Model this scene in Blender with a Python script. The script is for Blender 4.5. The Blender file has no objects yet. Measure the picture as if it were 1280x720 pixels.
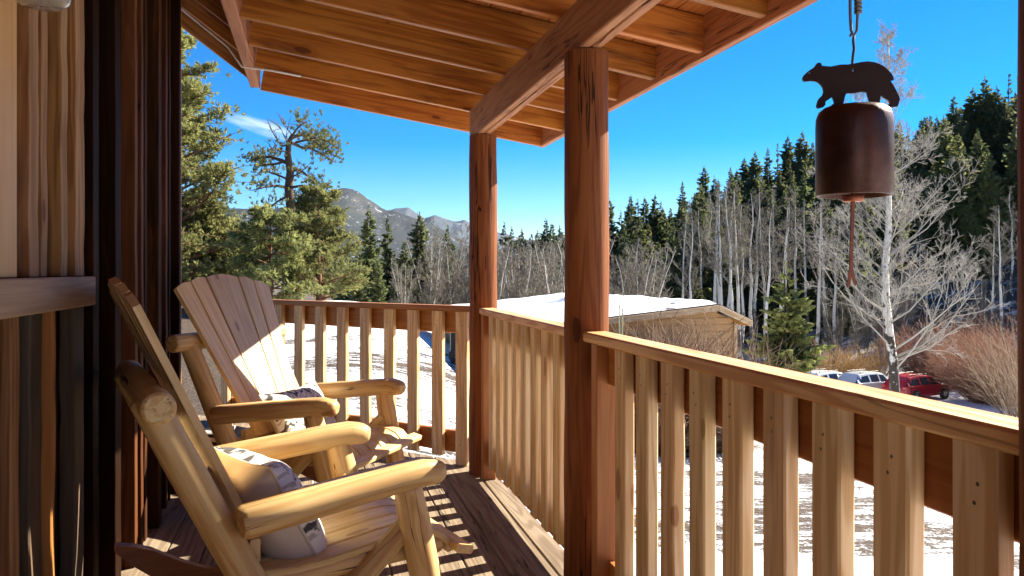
import bpy, bmesh, math, random
from mathutils import Vector, Matrix, noise as mnoise
R = math.radians
random.seed(7)
S = bpy.context.scene
HAZE = 1.6e-5
COL = S.collection
# ------------------------------------------------------------------ camera frame
F = 1000.0; HY = 338.0; TH = math.atan(247/1000); CT, ST = math.cos(TH), math.sin(TH); CAMH = 1.25

def cam2w(xc, zc, z=0.0):
    return Vector((xc*CT+zc*ST, -xc*ST+zc*CT, z))

def w2cam(x, y):
    return x*CT-y*ST, x*ST+y*CT

def at(px, py, zc):
    return cam2w((px-640)/F*zc, zc, CAMH-(py-HY)/F*zc)

# ------------------------------------------------------------------ scene helpers
def tag(o, label=None, cat=None, group=None, kind=None):
    if label: o['label'] = label
    if cat: o['category'] = cat
    if group: o['group'] = group
    if kind: o['kind'] = kind
    return o

def thing(name, label, cat, loc=(0, 0, 0), group=None, rz=0.0, kind=None):
    o = bpy.data.objects.new(name, None)
    o.empty_display_size = .1
    COL.objects.link(o)
    o.location = loc; o.rotation_euler = (0, 0, rz)
    return tag(o, label, cat, group, kind)

def copy_tree(o, parent=None):
    c = o.copy(); COL.objects.link(c)
    if parent is not None: c.parent = parent
    for ch in list(o.children): copy_tree(ch, c)
    return c

class MB:
    def __init__(s):
        s.v = []; s.f = []; s.g = []; s.mi = []; s.sm = []
    def add(s, vs, fs, gs=None, mi=0, smooth=False):
        b = len(s.v)
        s.v += [tuple(v) for v in vs]
        s.g += [tuple(g) for g in (gs if gs is not None else vs)]
        for f in fs:
            s.f.append(tuple(b+i for i in f)); s.mi.append(mi); s.sm.append(smooth)
    # squared timber, chamfered long edges, optional waviness
    def bar(s, p0, p1, w, h, up=(0, 0, 1), ch=.004, nseg=1, wob=0., mi=0, endch=0.0, gx=None, mis=None):
        p0 = Vector(p0); p1 = Vector(p1); d = p1-p0; L = d.length
        if L < 1e-6: return
        d.normalize(); up = Vector(up); a = d.cross(up)
        if a.length < 1e-5: a = d.cross(Vector((1, 0, 0)))
        a.normalize(); b = a.cross(d).normalized()
        c = min(ch, w*.3, h*.3); hw, hh = w/2, h/2
        sec = [(-hw+c, -hh), (hw-c, -hh), (hw, -hh+c), (hw, hh-c), (hw-c, hh), (-hw+c, hh), (-hw, hh-c), (-hw, -hh+c)]
        off = (random.uniform(0, 50), random.uniform(0, 9), random.uniform(0, 9))
        ts = [i/nseg for i in range(nseg+1)]
        vs = []; gs = []; seed = random.uniform(0, 99)
        for t in ts:
            k0 = wob*(mnoise.noise(Vector((t*L*7, seed, 0)))) if wob else 0
            k1 = wob*(mnoise.noise(Vector((t*L*7, seed, 7)))) if wob else 0
            for (x, y) in sec:
                xx = x+(k0 if x > 0 else k1)
                q = p0+d*(t*L)+a*xx+b*y
                vs.append(q); gs.append((off[0]+t*L, off[1]+x, off[2]+y))
        fs = []
        for i in range(nseg):
            for j in range(8):
                fs.append((i*8+j, i*8+(j+1) % 8, (i+1)*8+(j+1) % 8, (i+1)*8+j))
        s.add(vs, fs, gs, mi)
        if mis:
            for i in range(nseg):
                for j in range(8): s.mi[len(s.f)-nseg*8+i*8+j] = mis.get(j, mi)
        n = nseg*8
        s.add([vs[i] for i in range(8)], [tuple(reversed(range(8)))], [(gs[i][0], gs[i][1], gs[i][2]) for i in range(8)], mi)
        s.add([vs[n+i] for i in range(8)], [tuple(range(8))], [(gs[n+i][0], gs[n+i][1], gs[n+i][2]) for i in range(8)], mi)
    def box(s, lo, hi, mi=0, ch=.003):
        lo = Vector(lo); hi = Vector(hi); c = (lo+hi)/2; d = hi-lo
        ax = max(range(3), key=lambda i: d[i])
        e = Vector((0, 0, 0)); e[ax] = d[ax]/2
        o = [i for i in range(3) if i != ax]
        up = Vector((0, 0, 0)); up[o[1]] = 1
        s.bar(c-e, c+e, d[o[0]], d[o[1]], up, ch, mi=mi)
    # round log through points
    def log(s, pts, radii, seg=16, sub=1, rough=.0, flat=1.0, endr=.0, mi=0, up=(0, 0, 1), caps=True, top_flat=0.0):
        pts = [Vector(p) for p in pts]
        P = []; RR = []
        for i in range(len(pts)-1):
            for k in range(sub):
                t = k/sub
                P.append(pts[i].lerp(pts[i+1], t)); RR.append(radii[i]*(1-t)+radii[i+1]*t)
        P.append(pts[-1]); RR.append(radii[-1])
        if endr > 0:
            d0 = (P[1]-P[0]).normalized(); d1 = (P[-1]-P[-2]).normalized()
            P = [P[0], P[0]+d0*endr*.35, P[0]+d0*endr]+P[1:-1]+[P[-1]-d1*endr, P[-1]-d1*endr*.35, P[-1]]
            RR = [RR[0]*.78, RR[0]*.94, RR[0]]+RR[1:-1]+[RR[-1], RR[-1]*.94, RR[-1]*.78]
        off = (random.uniform(0, 50), random.uniform(0, 9), random.uniform(0, 9))
        vs = []; gs = []; n = len(P); acc = 0
        sd = random.uniform(0, 99)
        up = Vector(up)
        for i, p in enumerate(P):
            d = (P[min(i+1, n-1)]-P[max(i-1, 0)]).normalized()
            a = d.cross(up)
            if a.length < 1e-4: a = d.cross(Vector((1, 0, 0)))
            a.normalize(); b = a.cross(d).normalized()
            if i: acc += (P[i]-P[i-1]).length
            for j in range(seg):
                an = 2*math.pi*j/seg
                r = RR[i]
                if rough:
                    r *= 1+rough*mnoise.noise(Vector((math.cos(an)*1.3+sd, math.sin(an)*1.3, acc*5)))
                ca, sa = math.cos(an)*r, math.sin(an)*r*flat
                if top_flat and sa > RR[i]*top_flat: sa = RR[i]*top_flat+(sa-RR[i]*top_flat)*.12
                vs.append(p+a*ca+b*sa); gs.append((off[0]+acc, off[1]+ca, off[2]+sa))
        fs = []
        for i in range(n-1):
            for j in range(seg):
                fs.append((i*seg+j, i*seg+(j+1) % seg, (i+1)*seg+(j+1) % seg, (i+1)*seg+j))
        s.add(vs, fs, gs, mi, True)
        if caps:
            s.add(vs[:seg], [tuple(reversed(range(seg)))], [(off[0], g[1]*1.0, g[2]*1.0) for g in gs[:seg]], mi)
            s.add(vs[-seg:], [tuple(range(seg))], [(off[0]+acc, g[1], g[2]) for g in gs[-seg:]], mi)
    def tube(s, pts, radii, seg=4, mi=0, smooth=True, cap=False):
        n = len(pts); vs = []; a = None
        for i, p in enumerate(pts):
            d = pts[min(i+1, n-1)]-pts[max(i-1, 0)]
            if d.length < 1e-9: d = Vector((0, 0, 1))
            d = d.normalized()
            if a is None:
                a = d.cross(Vector((.3, .2, 1)) if abs(d.z) < .9 else Vector((1, .1, 0)))
            else:
                a = a-d*a.dot(d)
            if a.length < 1e-6: a = d.orthogonal()
            a.normalize(); b = d.cross(a)
            for j in range(seg):
                an = 2*math.pi*j/seg
                vs.append(p+a*(math.cos(an)*radii[i])+b*(math.sin(an)*radii[i]))
        fs = []
        for i in range(n-1):
            for j in range(seg):
                fs.append((i*seg+j, i*seg+(j+1) % seg, (i+1)*seg+(j+1) % seg, (i+1)*seg+j))
        if cap:
            fs.append(tuple(reversed(range(seg)))); fs.append(tuple((n-1)*seg+j for j in range(seg)))
        s.add(vs, fs, None, mi, smooth)
    def lathe(s, prof, c, seg=32, mi=0, axis='z', smooth=True):
        c = Vector(c); vs = []
        for (r, h) in prof:
            for j in range(seg):
                an = 2*math.pi*j/seg
                if axis == 'z': q = Vector((r*math.cos(an), r*math.sin(an), h))
                elif axis == 'y': q = Vector((r*math.cos(an), h, r*math.sin(an)))
                else: q = Vector((h, r*math.cos(an), r*math.sin(an)))
                vs.append(c+q)
        fs = []
        for i in range(len(prof)-1):
            for j in range(seg):
                fs.append((i*seg+j, i*seg+(j+1) % seg, (i+1)*seg+(j+1) % seg, (i+1)*seg+j))
        s.add(vs, fs, None, mi, smooth)
    def build(s, name, mats, parent=None, loc=None):
        me = bpy.data.meshes.new(name)
        o0 = Vector((0, 0, 0))
        if parent is not None and loc is None: o0 = Vector(parent.location)
        if loc is not None: o0 = Vector(loc)
        me.from_pydata([tuple(Vector(v)-o0) for v in s.v], [], s.f)
        at_ = me.attributes.new('grain', 'FLOAT_VECTOR', 'POINT')
        at_.data.foreach_set('vector', [c for g in s.g for c in g])
        if not isinstance(mats, (list, tuple)): mats = [mats]
        for m in mats: me.materials.append(m)
        me.polygons.foreach_set('material_index', s.mi)
        me.polygons.foreach_set('use_smooth', s.sm)
        me.update()
        o = bpy.data.objects.new(name, me); COL.objects.link(o)
        if parent is not None: o.parent = parent
        elif loc is not None: o.location = loc
        return o

# ------------------------------------------------------------------ materials
def newmat(name):
    m = bpy.data.materials.new(name); m.use_nodes = True
    nt = m.node_tree; nt.nodes.clear()
    out = nt.nodes.new('ShaderNodeOutputMaterial'); b = nt.nodes.new('ShaderNodeBsdfPrincipled')
    nt.links.new(b.outputs[0], out.inputs[0])
    return m, nt, b

class NT:
    """small wrapper for wiring nodes"""
    def __init__(s, nt): s.nt = nt
    def n(s, t, **kw):
        x = s.nt.nodes.new(t)
        for k, v in kw.items(): setattr(x, k, v)
        return x
    def put(s, sock, v):
        if hasattr(v, 'is_output') or isinstance(v, bpy.types.NodeSocket): s.nt.links.new(v, sock)
        else: sock.default_value = v
    def math(s, op, a, b=0.0, c=None):
        x = s.n('ShaderNodeMath', operation=op); s.put(x.inputs[0], a); s.put(x.inputs[1], b)
        if c is not None: s.put(x.inputs[2], c)
        return x.outputs[0]
    def vmath(s, op, a, b):
        x = s.n('ShaderNodeVectorMath', operation=op); s.put(x.inputs[0], a); s.put(x.inputs[1], b); return x.outputs[0]
    def noise(s, vec, scale=1., detail=3., rough=.5, dist=0.):
        x = s.n('ShaderNodeTexNoise'); s.put(x.inputs['Vector'], vec)
        x.inputs['Scale'].default_value = scale; x.inputs['Detail'].default_value = detail
        x.inputs['Roughness'].default_value = rough; x.inputs['Distortion'].default_value = dist
        return x.outputs['Fac']
    def voro(s, vec, scale=1., feature='F1'):
        x = s.n('ShaderNodeTexVoronoi', feature=feature); s.put(x.inputs['Vector'], vec); x.inputs['Scale'].default_value = scale
        return x.outputs['Distance'], x.outputs['Color']
    def ramp(s, f, lo, hi, a=0., b=1.):
        x = s.n('ShaderNodeMapRange', interpolation_type='SMOOTHSTEP')
        s.put(x.inputs[0], f); x.inputs[1].default_value = lo; x.inputs[2].default_value = hi
        x.inputs[3].default_value = a; x.inputs[4].default_value = b
        return x.outputs[0]
    def mix(s, f, a, b, mode='MIX'):
        x = s.n('ShaderNodeMix', data_type='RGBA', blend_type=mode)
        s.put(x.inputs[0], f)
        s.put(x.inputs[6], a if not isinstance(a, tuple) else (*a, 1)[:4]); s.put(x.inputs[7], b if not isinstance(b, tuple) else (*b, 1)[:4])
        return x.outputs[2]
    def comb(s, x, y, z):
        c = s.n('ShaderNodeCombineXYZ')
        for i, v in enumerate((x, y, z)): s.put(c.inputs[i], v)
        return c.outputs[0]
    def bump(s, h, strength=.3, dist=.01):
        x = s.n('ShaderNodeBump'); s.put(x.inputs['Height'], h); x.inputs['Strength'].default_value = strength; x.inputs['Distance'].default_value = dist
        return x.outputs[0]
    def hsv(s, col, h=.5, sa=1., v=1.):
        x = s.n('ShaderNodeHueSaturation'); s.put(x.inputs['Color'], col); s.put(x.inputs['Hue'], h); s.put(x.inputs['Saturation'], sa); s.put(x.inputs['Value'], v)
        return x.outputs[0]

def wood(name, light, dark, knot, rough=.5, spec=.35, tone=.25, ring=.5, stain=None, stainamt=.0, knots=1.0, bump=.25, coat=0.0, crack=0.0):
    m, nt, b = newmat(name); q = NT(nt)
    at_ = q.n('ShaderNodeAttribute', attribute_name='grain').outputs['Vector']
    rnd = q.n('ShaderNodeObjectInfo').outputs['Random']
    off = q.comb(q.math('MULTIPLY', rnd, 37.), q.math('MULTIPLY', rnd, 11.), q.math('MULTIPLY', rnd, 5.))
    v = q.vmath('ADD', at_, off)
    lv = q.noise(q.vmath('MULTIPLY', v, (1.3, 9., 9.)), 1., 2., .5)
    wob = q.vmath('ADD', v, q.comb(0., q.math('MULTIPLY', lv, .05), q.math('MULTIPLY', lv, .03)))
    n1 = q.noise(q.vmath('MULTIPLY', wob, (.55, 11., 11.)), 1., 2., .5, .25)
    rings = q.math('SINE', q.math('MULTIPLY', n1, 46.))
    rings = q.ramp(rings, -.6, 1., 0., 1.)
    n2 = q.noise(q.vmath('MULTIPLY', v, (5., 190., 190.)), 1., 3., .6)
    n3 = q.noise(q.vmath('MULTIPLY', v, (1.1, 4., 4.)), 1., 3., .55)
    n4 = q.noise(q.vmath('MULTIPLY', wob, (1.6, 62., 62.)), 1., 4., .7, .1)
    f = q.math('ADD', q.math('MULTIPLY', rings, ring*.8), q.math('ADD', q.math('MULTIPLY', n2, .5), q.math('ADD', q.math('MULTIPLY', n3, .6), q.math('MULTIPLY', q.ramp(n4, .3, .7), .35))))
    f = q.ramp(f, .45, 1.45, 0., 1.)
    col = q.mix(f, light, dark)
    kd, kc = q.voro(q.vmath('MULTIPLY', v, (3.6, 10., 10.)), 1.)
    kr = q.math('MULTIPLY', q.n('ShaderNodeSeparateColor').outputs[0], 1.) if False else None
    sep = q.n('ShaderNodeSeparateColor'); nt.links.new(kc, sep.inputs[0])
    rad = q.math('MULTIPLY', q.ramp(sep.outputs[0], .62, 1., 0., .16), knots)
    km = q.math('SUBTRACT', rad, q.math('ADD', kd, q.math('MULTIPLY', n2, .03)))
    km = q.ramp(km, -.012, .02, 0., .9)
    col = q.mix(km, col, knot)
    halo = q.ramp(q.math('SUBTRACT', q.math('MULTIPLY', rad, 1.9), kd), 0., .1, 0., .35)
    col = q.mix(halo, col, dark)
    if stain:
        st = q.noise(q.vmath('MULTIPLY', v, (.9, 6., 6.)), 1.6, 4., .65, .6)
        col = q.mix(q.math('MULTIPLY', q.ramp(st, .5, .72), stainamt), col, stain)
    col = q.hsv(col, q.math('ADD', .5-.006, q.math('MULTIPLY', rnd, .012)), 1., q.math('ADD', 1.-tone*.5, q.math('MULTIPLY', q.math('FRACT', q.math('MULTIPLY', rnd, 7.31)), tone)))
    hgt = q.math('ADD', n2, q.math('MULTIPLY', rings, .4))
    if crack:
        cn = q.noise(q.vmath('MULTIPLY', wob, (.45, 17., 17.)), 1., 3., .55, .15)
        cg = q.noise(q.vmath('MULTIPLY', v, (1.6, 3., 3.)), 1., 2., .5)
        ck = q.math('SUBTRACT', q.ramp(cg, .42, .62, 0., .013), q.math('ABSOLUTE', q.math('SUBTRACT', cn, .5)))
        ck = q.math('MULTIPLY', q.ramp(ck, 0., .006, 0., 1.), crack)
        col = q.mix(q.math('MULTIPLY', ck, .85), col, tuple(c*.35 for c in knot))
        hgt = q.math('SUBTRACT', hgt, q.math('MULTIPLY', ck, 2.))
    nt.links.new(col, b.inputs['Base Color'])
    q.put(b.inputs['Roughness'], q.math('ADD', rough-.08, q.math('MULTIPLY', n2, .16)))
    b.inputs['Specular IOR Level'].default_value = spec
    if coat: b.inputs['Coat Weight'].default_value = coat; b.inputs['Coat Roughness'].default_value = .25
    nt.links.new(q.bump(hgt, bump, .002), b.inputs['Normal'])
    return m

M = {}
M['pine'] = wood('peeled pine', (.69, .49, .22), (.50, .28, .095), (.20, .075, .022), .48, .3, .25, .5, coat=.06, crack=1., knots=1.7, stain=(.55, .28, .10), stainamt=.45)
M['pineslat'] = wood('cedar slats', (.74, .53, .25), (.58, .38, .15), (.22, .08, .025), .42, .4, .3, .5, stain=(.48, .25, .09), stainamt=.4, coat=.15, knots=1.4)
M['balus'] = wood('rough fir balusters', (.80, .60, .36), (.60, .38, .18), (.24, .10, .04), .6, .2, .30, .75, stain=(.30, .14, .05), stainamt=.35, knots=1.35)
M['cap'] = wood('fir cap rail', (.72, .46, .23), (.52, .26, .10), (.22, .08, .03), .5, .3, .15, .8, crack=.5)
M['rail'] = wood('stained cross rail', (.38, .155, .04), (.28, .095, .022), (.15, .04, .012), .5, .3, .2, .4)
M['post'] = wood('red stained log', (.235, .088, .026), (.135, .042, .012), (.04, .010, .004), .6, .12, .2, .45, bump=.9, crack=1., knots=1.3, stain=(.12, .03, .010), stainamt=.6)
M['rafter'] = wood('orange stained rafter', (.48, .185, .030), (.28, .08, .011), (.08, .02, .005), .5, .25, .5, .5, stain=(.10, .030, .009), stainamt=.7, crack=.6, knots=1.3)
M['sheath'] = wood('roof boards', (.42, .15, .04), (.26, .07, .016), (.1, .03, .01), .55, .25, .3, .4)
M['beam'] = wood('pale red beam', (.42, .205, .11), (.30, .125, .06), (.14, .04, .016), .65, .15, .2, .5, crack=.9, knots=1.3, stain=(.22, .085, .04), stainamt=.5, bump=.5)
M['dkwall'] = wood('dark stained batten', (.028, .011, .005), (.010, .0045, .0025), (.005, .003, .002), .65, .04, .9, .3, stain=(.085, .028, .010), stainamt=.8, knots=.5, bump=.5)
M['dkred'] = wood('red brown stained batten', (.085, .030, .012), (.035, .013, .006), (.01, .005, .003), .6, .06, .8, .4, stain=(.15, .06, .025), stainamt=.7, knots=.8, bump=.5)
M['batt_or'] = wood('orange batten', (.38, .185, .07), (.18, .07, .024), (.08, .025, .01), .6, .15, .4, .5, stain=(.16, .11, .075), stainamt=.7, knots=1.3)
M['batt_gr'] = wood('weathered batten', (.10, .072, .05), (.055, .037, .024), (.04, .025, .016), .65, .15, .4, .3, stain=(.19, .09, .035), stainamt=.4)
M['batt_gl'] = wood('light weathered batten', (.32, .20, .115), (.17, .095, .05), (.08, .04, .02), .7, .1, .3, .5, stain=(.30, .15, .06), stainamt=.6, knots=1.3, bump=.6)
M['ledge'] = wood('grey brown ledge', (.40, .27, .165), (.26, .15, .08), (.13, .06, .03), .6, .25, .1, .3, knots=1.5)
M['panel'] = wood('smooth pale board', (.50, .32, .13), (.42, .24, .09), (.30, .13, .05), .5, .3, .05, .25)
M['deckw'] = wood('weathered deck', (.27, .215, .145), (.15, .112, .072), (.06, .045, .03), .7, .12, .35, .55, stain=(.10, .068, .042), stainamt=.6, crack=.9, bump=.6)
M['shedw'] = wood('shed siding', (.52, .33, .15), (.42, .24, .10), (.2, .1, .04), .6, .2, .1, .3)
M['rocker'] = wood('red brown rocker', (.36, .15, .06), (.25, .085, .03), (.1, .03, .01), .4, .4, .1, .3)

def flat(name, col, rough=.5, metal=0., spec=.5, nscale=0, var=.15, bump=0.):
    m, nt, b = newmat(name); q = NT(nt)
    if nscale:
        oc = q.n('ShaderNodeTexCoord').outputs['Object']
        n = q.noise(oc, nscale, 4., .6)
        c = q.mix(n, tuple(x*(1-var) for x in col), tuple(min(1, x*(1+var)) for x in col))
        nt.links.new(c, b.inputs['Base Color'])
        if bump: nt.links.new(q.bump(n, bump, .01), b.inputs['Normal'])
    else: b.inputs['Base Color'].default_value = (*col, 1)
    b.inputs['Roughness'].default_value = rough; b.inputs['Metallic'].default_value = metal; b.inputs['Specular IOR Level'].default_value = spec
    return m
M['rust'] = flat('brown bell metal', (.060, .027, .021), .40, .7, .5, 38, .55, .12)
M['bear'] = flat('dark cut steel', (.028, .014, .012), .5, .6, .4, 20, .3)
M['copper'] = flat('copper disc', (.30, .10, .05), .45, .6, .5, 20, .3)
M['leather'] = flat('leather strap', (.20, .065, .035), .55, 0, .4, 30, .3)
M['rope'] = flat('grey cord', (.13, .12, .10), .7, 0, .3, 300, .4)
M['steel'] = flat('dark steel hook', (.10, .095, .085), .4, .8)
M['bolt'] = flat('brass bolt', (.32, .25, .10), .35, .9)
M['white'] = flat('white cable', (.75, .73, .70), .5)
M['black'] = flat('black iron', (.012, .011, .010), .55)
M['tyre'] = flat('tyre', (.018, .018, .018), .8)
M['rim'] = flat('wheel rim', (.45, .46, .47), .35, .8)
M['carred'] = flat('red car paint', (.30, .012, .02), .25, .1)
M['carsil'] = flat('silver car paint', (.50, .53, .56), .3, .5)
M['cargrey'] = flat('pale grey car paint', (.58, .60, .62), .3, .3)
M['carglass'] = flat('car glass', (.012, .015, .018), .06, 0., .7)
M['tail'] = flat('tail lamp', (.45, .02, .015), .2)
M['headl'] = flat('head lamp', (.7, .7, .7), .15)
M['shingle'] = flat('dark shingles', (.06, .055, .05), .8, 0, .3, 8, .3)
mg, ng, bg = newmat('lamp glass')
bg.inputs['Base Color'].default_value = (.8, .78, .74, 1); bg.inputs['Roughness'].default_value = .12; bg.inputs['Transmission Weight'].default_value = .85; bg.inputs['IOR'].default_value = 1.3
M['glass'] = mg

def snowmat():
    m, nt, b = newmat('roof snow'); q = NT(nt)
    p = q.n('ShaderNodeNewGeometry').outputs['Position']
    n = q.noise(p, 2.2, 4., .55); n2 = q.noise(q.vmath('MULTIPLY', p, (1., 1., 1.)), 9., 3., .6)
    nt.links.new(q.mix(n2, (.80, .82, .86), (.90, .91, .93)), b.inputs['Base Color'])
    b.inputs['Roughness'].default_value = .7; b.inputs['Specular IOR Level'].default_value = .2
    nt.links.new(q.bump(n, .4, .08), b.inputs['Normal'])
    return m
M['snow'] = snowmat()

def groundmat():
    m, nt, b = newmat('snowy gravel ground'); q = NT(nt)
    p = q.n('ShaderNodeNewGeometry').outputs['Position']
    # rows run across the view
    mp = q.n('ShaderNodeMapping'); nt.links.new(p, mp.inputs['Vector']); mp.inputs['Rotation'].default_value = (0, 0, TH-.12); mp.inputs['Scale'].default_value = (.16, .62, .3)
    band = q.noise(mp.outputs[0], 1.3, 4., .6, .5)
    mp2 = q.n('ShaderNodeMapping'); nt.links.new(p, mp2.inputs['Vector']); mp2.inputs['Rotation'].default_value = (0, 0, TH-.12); mp2.inputs['Scale'].default_value = (1.2, 3.2, 1.)
    mid = q.noise(mp2.outputs[0], 2.2, 4., .7, .4)
    fine = q.noise(p, 20., 5., .85)
    attr = q.n('ShaderNodeAttribute', attribute_name='bare').outputs['Fac']
    f = q.math('ADD', q.math('MULTIPLY', band, .95), q.math('ADD', q.math('MULTIPLY', mid, .70), q.math('MULTIPLY', fine, .70)))
    f = q.math('ADD', f, attr)
    mask = q.ramp(f, 1.27, 1.36, 0., 1.)
    vd, vc = q.voro(p, 22.)
    gcol = q.mix(q.noise(p, 30., 3., .7), (.06, .045, .032), (.24, .185, .14))
    gcol = q.mix(q.ramp(vd, .2, .6, 0., .75), gcol, (.05, .036, .026))
    scol = q.mix(mid, (.74, .77, .81), (.86, .87, .89))
    nt.links.new(q.mix(mask, scol, gcol), b.inputs['Base Color'])
    b.inputs['Roughness'].default_value = .8; b.inputs['Specular IOR Level'].default_value = .15
    h = q.math('ADD', q.math('MULTIPLY', mid, 1.), q.math('MULTIPLY', fine, q.math('ADD', .15, q.math('MULTIPLY', mask, .8))))
    nt.links.new(q.bump(h, .7, .08), b.inputs['Normal'])
    return m
M['ground'] = groundmat()

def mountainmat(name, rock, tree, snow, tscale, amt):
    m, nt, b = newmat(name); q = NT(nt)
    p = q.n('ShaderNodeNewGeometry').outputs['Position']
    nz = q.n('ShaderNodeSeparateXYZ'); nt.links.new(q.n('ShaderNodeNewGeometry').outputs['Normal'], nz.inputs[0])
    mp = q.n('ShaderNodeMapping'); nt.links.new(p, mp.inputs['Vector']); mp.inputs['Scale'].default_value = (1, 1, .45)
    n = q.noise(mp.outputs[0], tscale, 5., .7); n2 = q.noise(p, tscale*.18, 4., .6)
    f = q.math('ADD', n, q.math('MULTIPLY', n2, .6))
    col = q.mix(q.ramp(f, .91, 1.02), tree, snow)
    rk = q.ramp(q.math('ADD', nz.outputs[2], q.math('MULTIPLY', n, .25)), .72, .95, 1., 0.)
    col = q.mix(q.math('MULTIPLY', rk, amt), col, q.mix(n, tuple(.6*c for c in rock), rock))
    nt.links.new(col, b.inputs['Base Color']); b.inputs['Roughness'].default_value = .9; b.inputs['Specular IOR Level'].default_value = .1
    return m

def leaf(name, a, c, rough=.7, spec=.2):
    m, nt, b = newmat(name); q = NT(nt)
    oc = q.n('ShaderNodeTexCoord').outputs['Object']; rnd = q.n('ShaderNodeObjectInfo').outputs['Random']
    n = q.noise(q.vmath('ADD', oc, q.comb(q.math('MULTIPLY', rnd, 30.), 0., 0.)), .9, 4., .7)
    wn = q.n('ShaderNodeTexWhiteNoise', noise_dimensions='3D')
    nt.links.new(q.vmath('SNAP', oc, (.35, .35, .35)), wn.inputs['Vector'])
    f = q.math('ADD', q.math('MULTIPLY', n, .75), q.math('MULTIPLY', wn.outputs['Value'], .3))
    col = q.mix(q.ramp(f, .25, .85), a, c)
    col = q.hsv(col, q.math('ADD', .485, q.math('MULTIPLY', rnd, .03)), 1., q.math('ADD', .75, q.math('MULTIPLY', q.math('FRACT', q.math('MULTIPLY', rnd, 9.7)), .5)))
    nt.links.new(col, b.inputs['Base Color']); b.inputs['Roughness'].default_value = rough; b.inputs['Specular IOR Level'].default_value = spec
    tr = nt.nodes.new('ShaderNodeBsdfTranslucent'); nt.links.new(col, tr.inputs[0]); ms = nt.nodes.new('ShaderNodeMixShader'); ms.inputs[0].default_value = .5
    out = [n for n in nt.nodes if n.type == 'OUTPUT_MATERIAL'][0]
    nt.links.new(b.outputs[0], ms.inputs[1]); nt.links.new(tr.outputs[0], ms.inputs[2]); nt.links.new(ms.outputs[0], out.inputs[0])
    return m
M['spruce'] = leaf('spruce needles', (.065, .085, .036), (.17, .19, .078))
M['spruce_ol'] = leaf('olive spruce needles', (.08, .10, .034), (.20, .21, .075))
M['pineN'] = leaf('pine needles', (.12, .14, .05), (.30, .31, .115))
M['pineD'] = leaf('dark pine needles', (.07, .085, .035), (.17, .185, .075))
M['youngS'] = leaf('young spruce needles', (.12, .155, .05), (.27, .30, .10))
M['bark'] = flat('grey brown bark', (.10, .068, .048), .85, 0, .2, 6, .5)
M['barkR'] = flat('orange brown bark', (.15, .075, .042), .85, 0, .2, 6, .4)
def barkmat(name, base, mark, sc=5., thr=.6):
    m, nt, b = newmat(name); q = NT(nt)
    oc = q.n('ShaderNodeTexCoord').outputs['Object']
    n = q.noise(q.vmath('MULTIPLY', oc, (1.2, 1.2, 1.)), sc, 4., .65)
    z = q.n('ShaderNodeSeparateXYZ'); nt.links.new(oc, z.inputs[0])
    low = q.ramp(z.outputs[2], 1.5, 5., .22, 0.)
    rnd = q.n('ShaderNodeObjectInfo').outputs['Random']
    col = q.mix(q.ramp(q.math('ADD', n, low), thr-.04, thr+.06), base, mark)
    col = q.hsv(col, .5, 1., q.math('ADD', .8, q.math('MULTIPLY', rnd, .35)))
    nt.links.new(col, b.inputs['Base Color']); b.inputs['Roughness'].default_value = .8; b.inputs['Specular IOR Level'].default_value = .2
    return m
M['aspen'] = barkmat('aspen bark', (.52, .51, .46), (.12, .10, .08), 2.2, .66)
M['aspentwig'] = flat('aspen twigs', (.18, .162, .13), .8, 0, .2, .6, .3)
M['cotton'] = barkmat('pale cottonwood bark', (.50, .49, .45), (.045, .036, .03), 3.5, .60)
M['cottwig'] = flat('cottonwood twigs', (.28, .265, .235), .8, 0, .2, .6, .2)
M['willow'] = flat('red willow twigs', (.30, .155, .095), .8, 0, .2, .8, .35)
M['willowy'] = flat('yellow willow twigs', (.34, .21, .085), .8, 0, .2, .8, .35)
M['shrub'] = flat('grey brown shrub twigs', (.27, .195, .13), .8, 0, .2, .8, .35)

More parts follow.
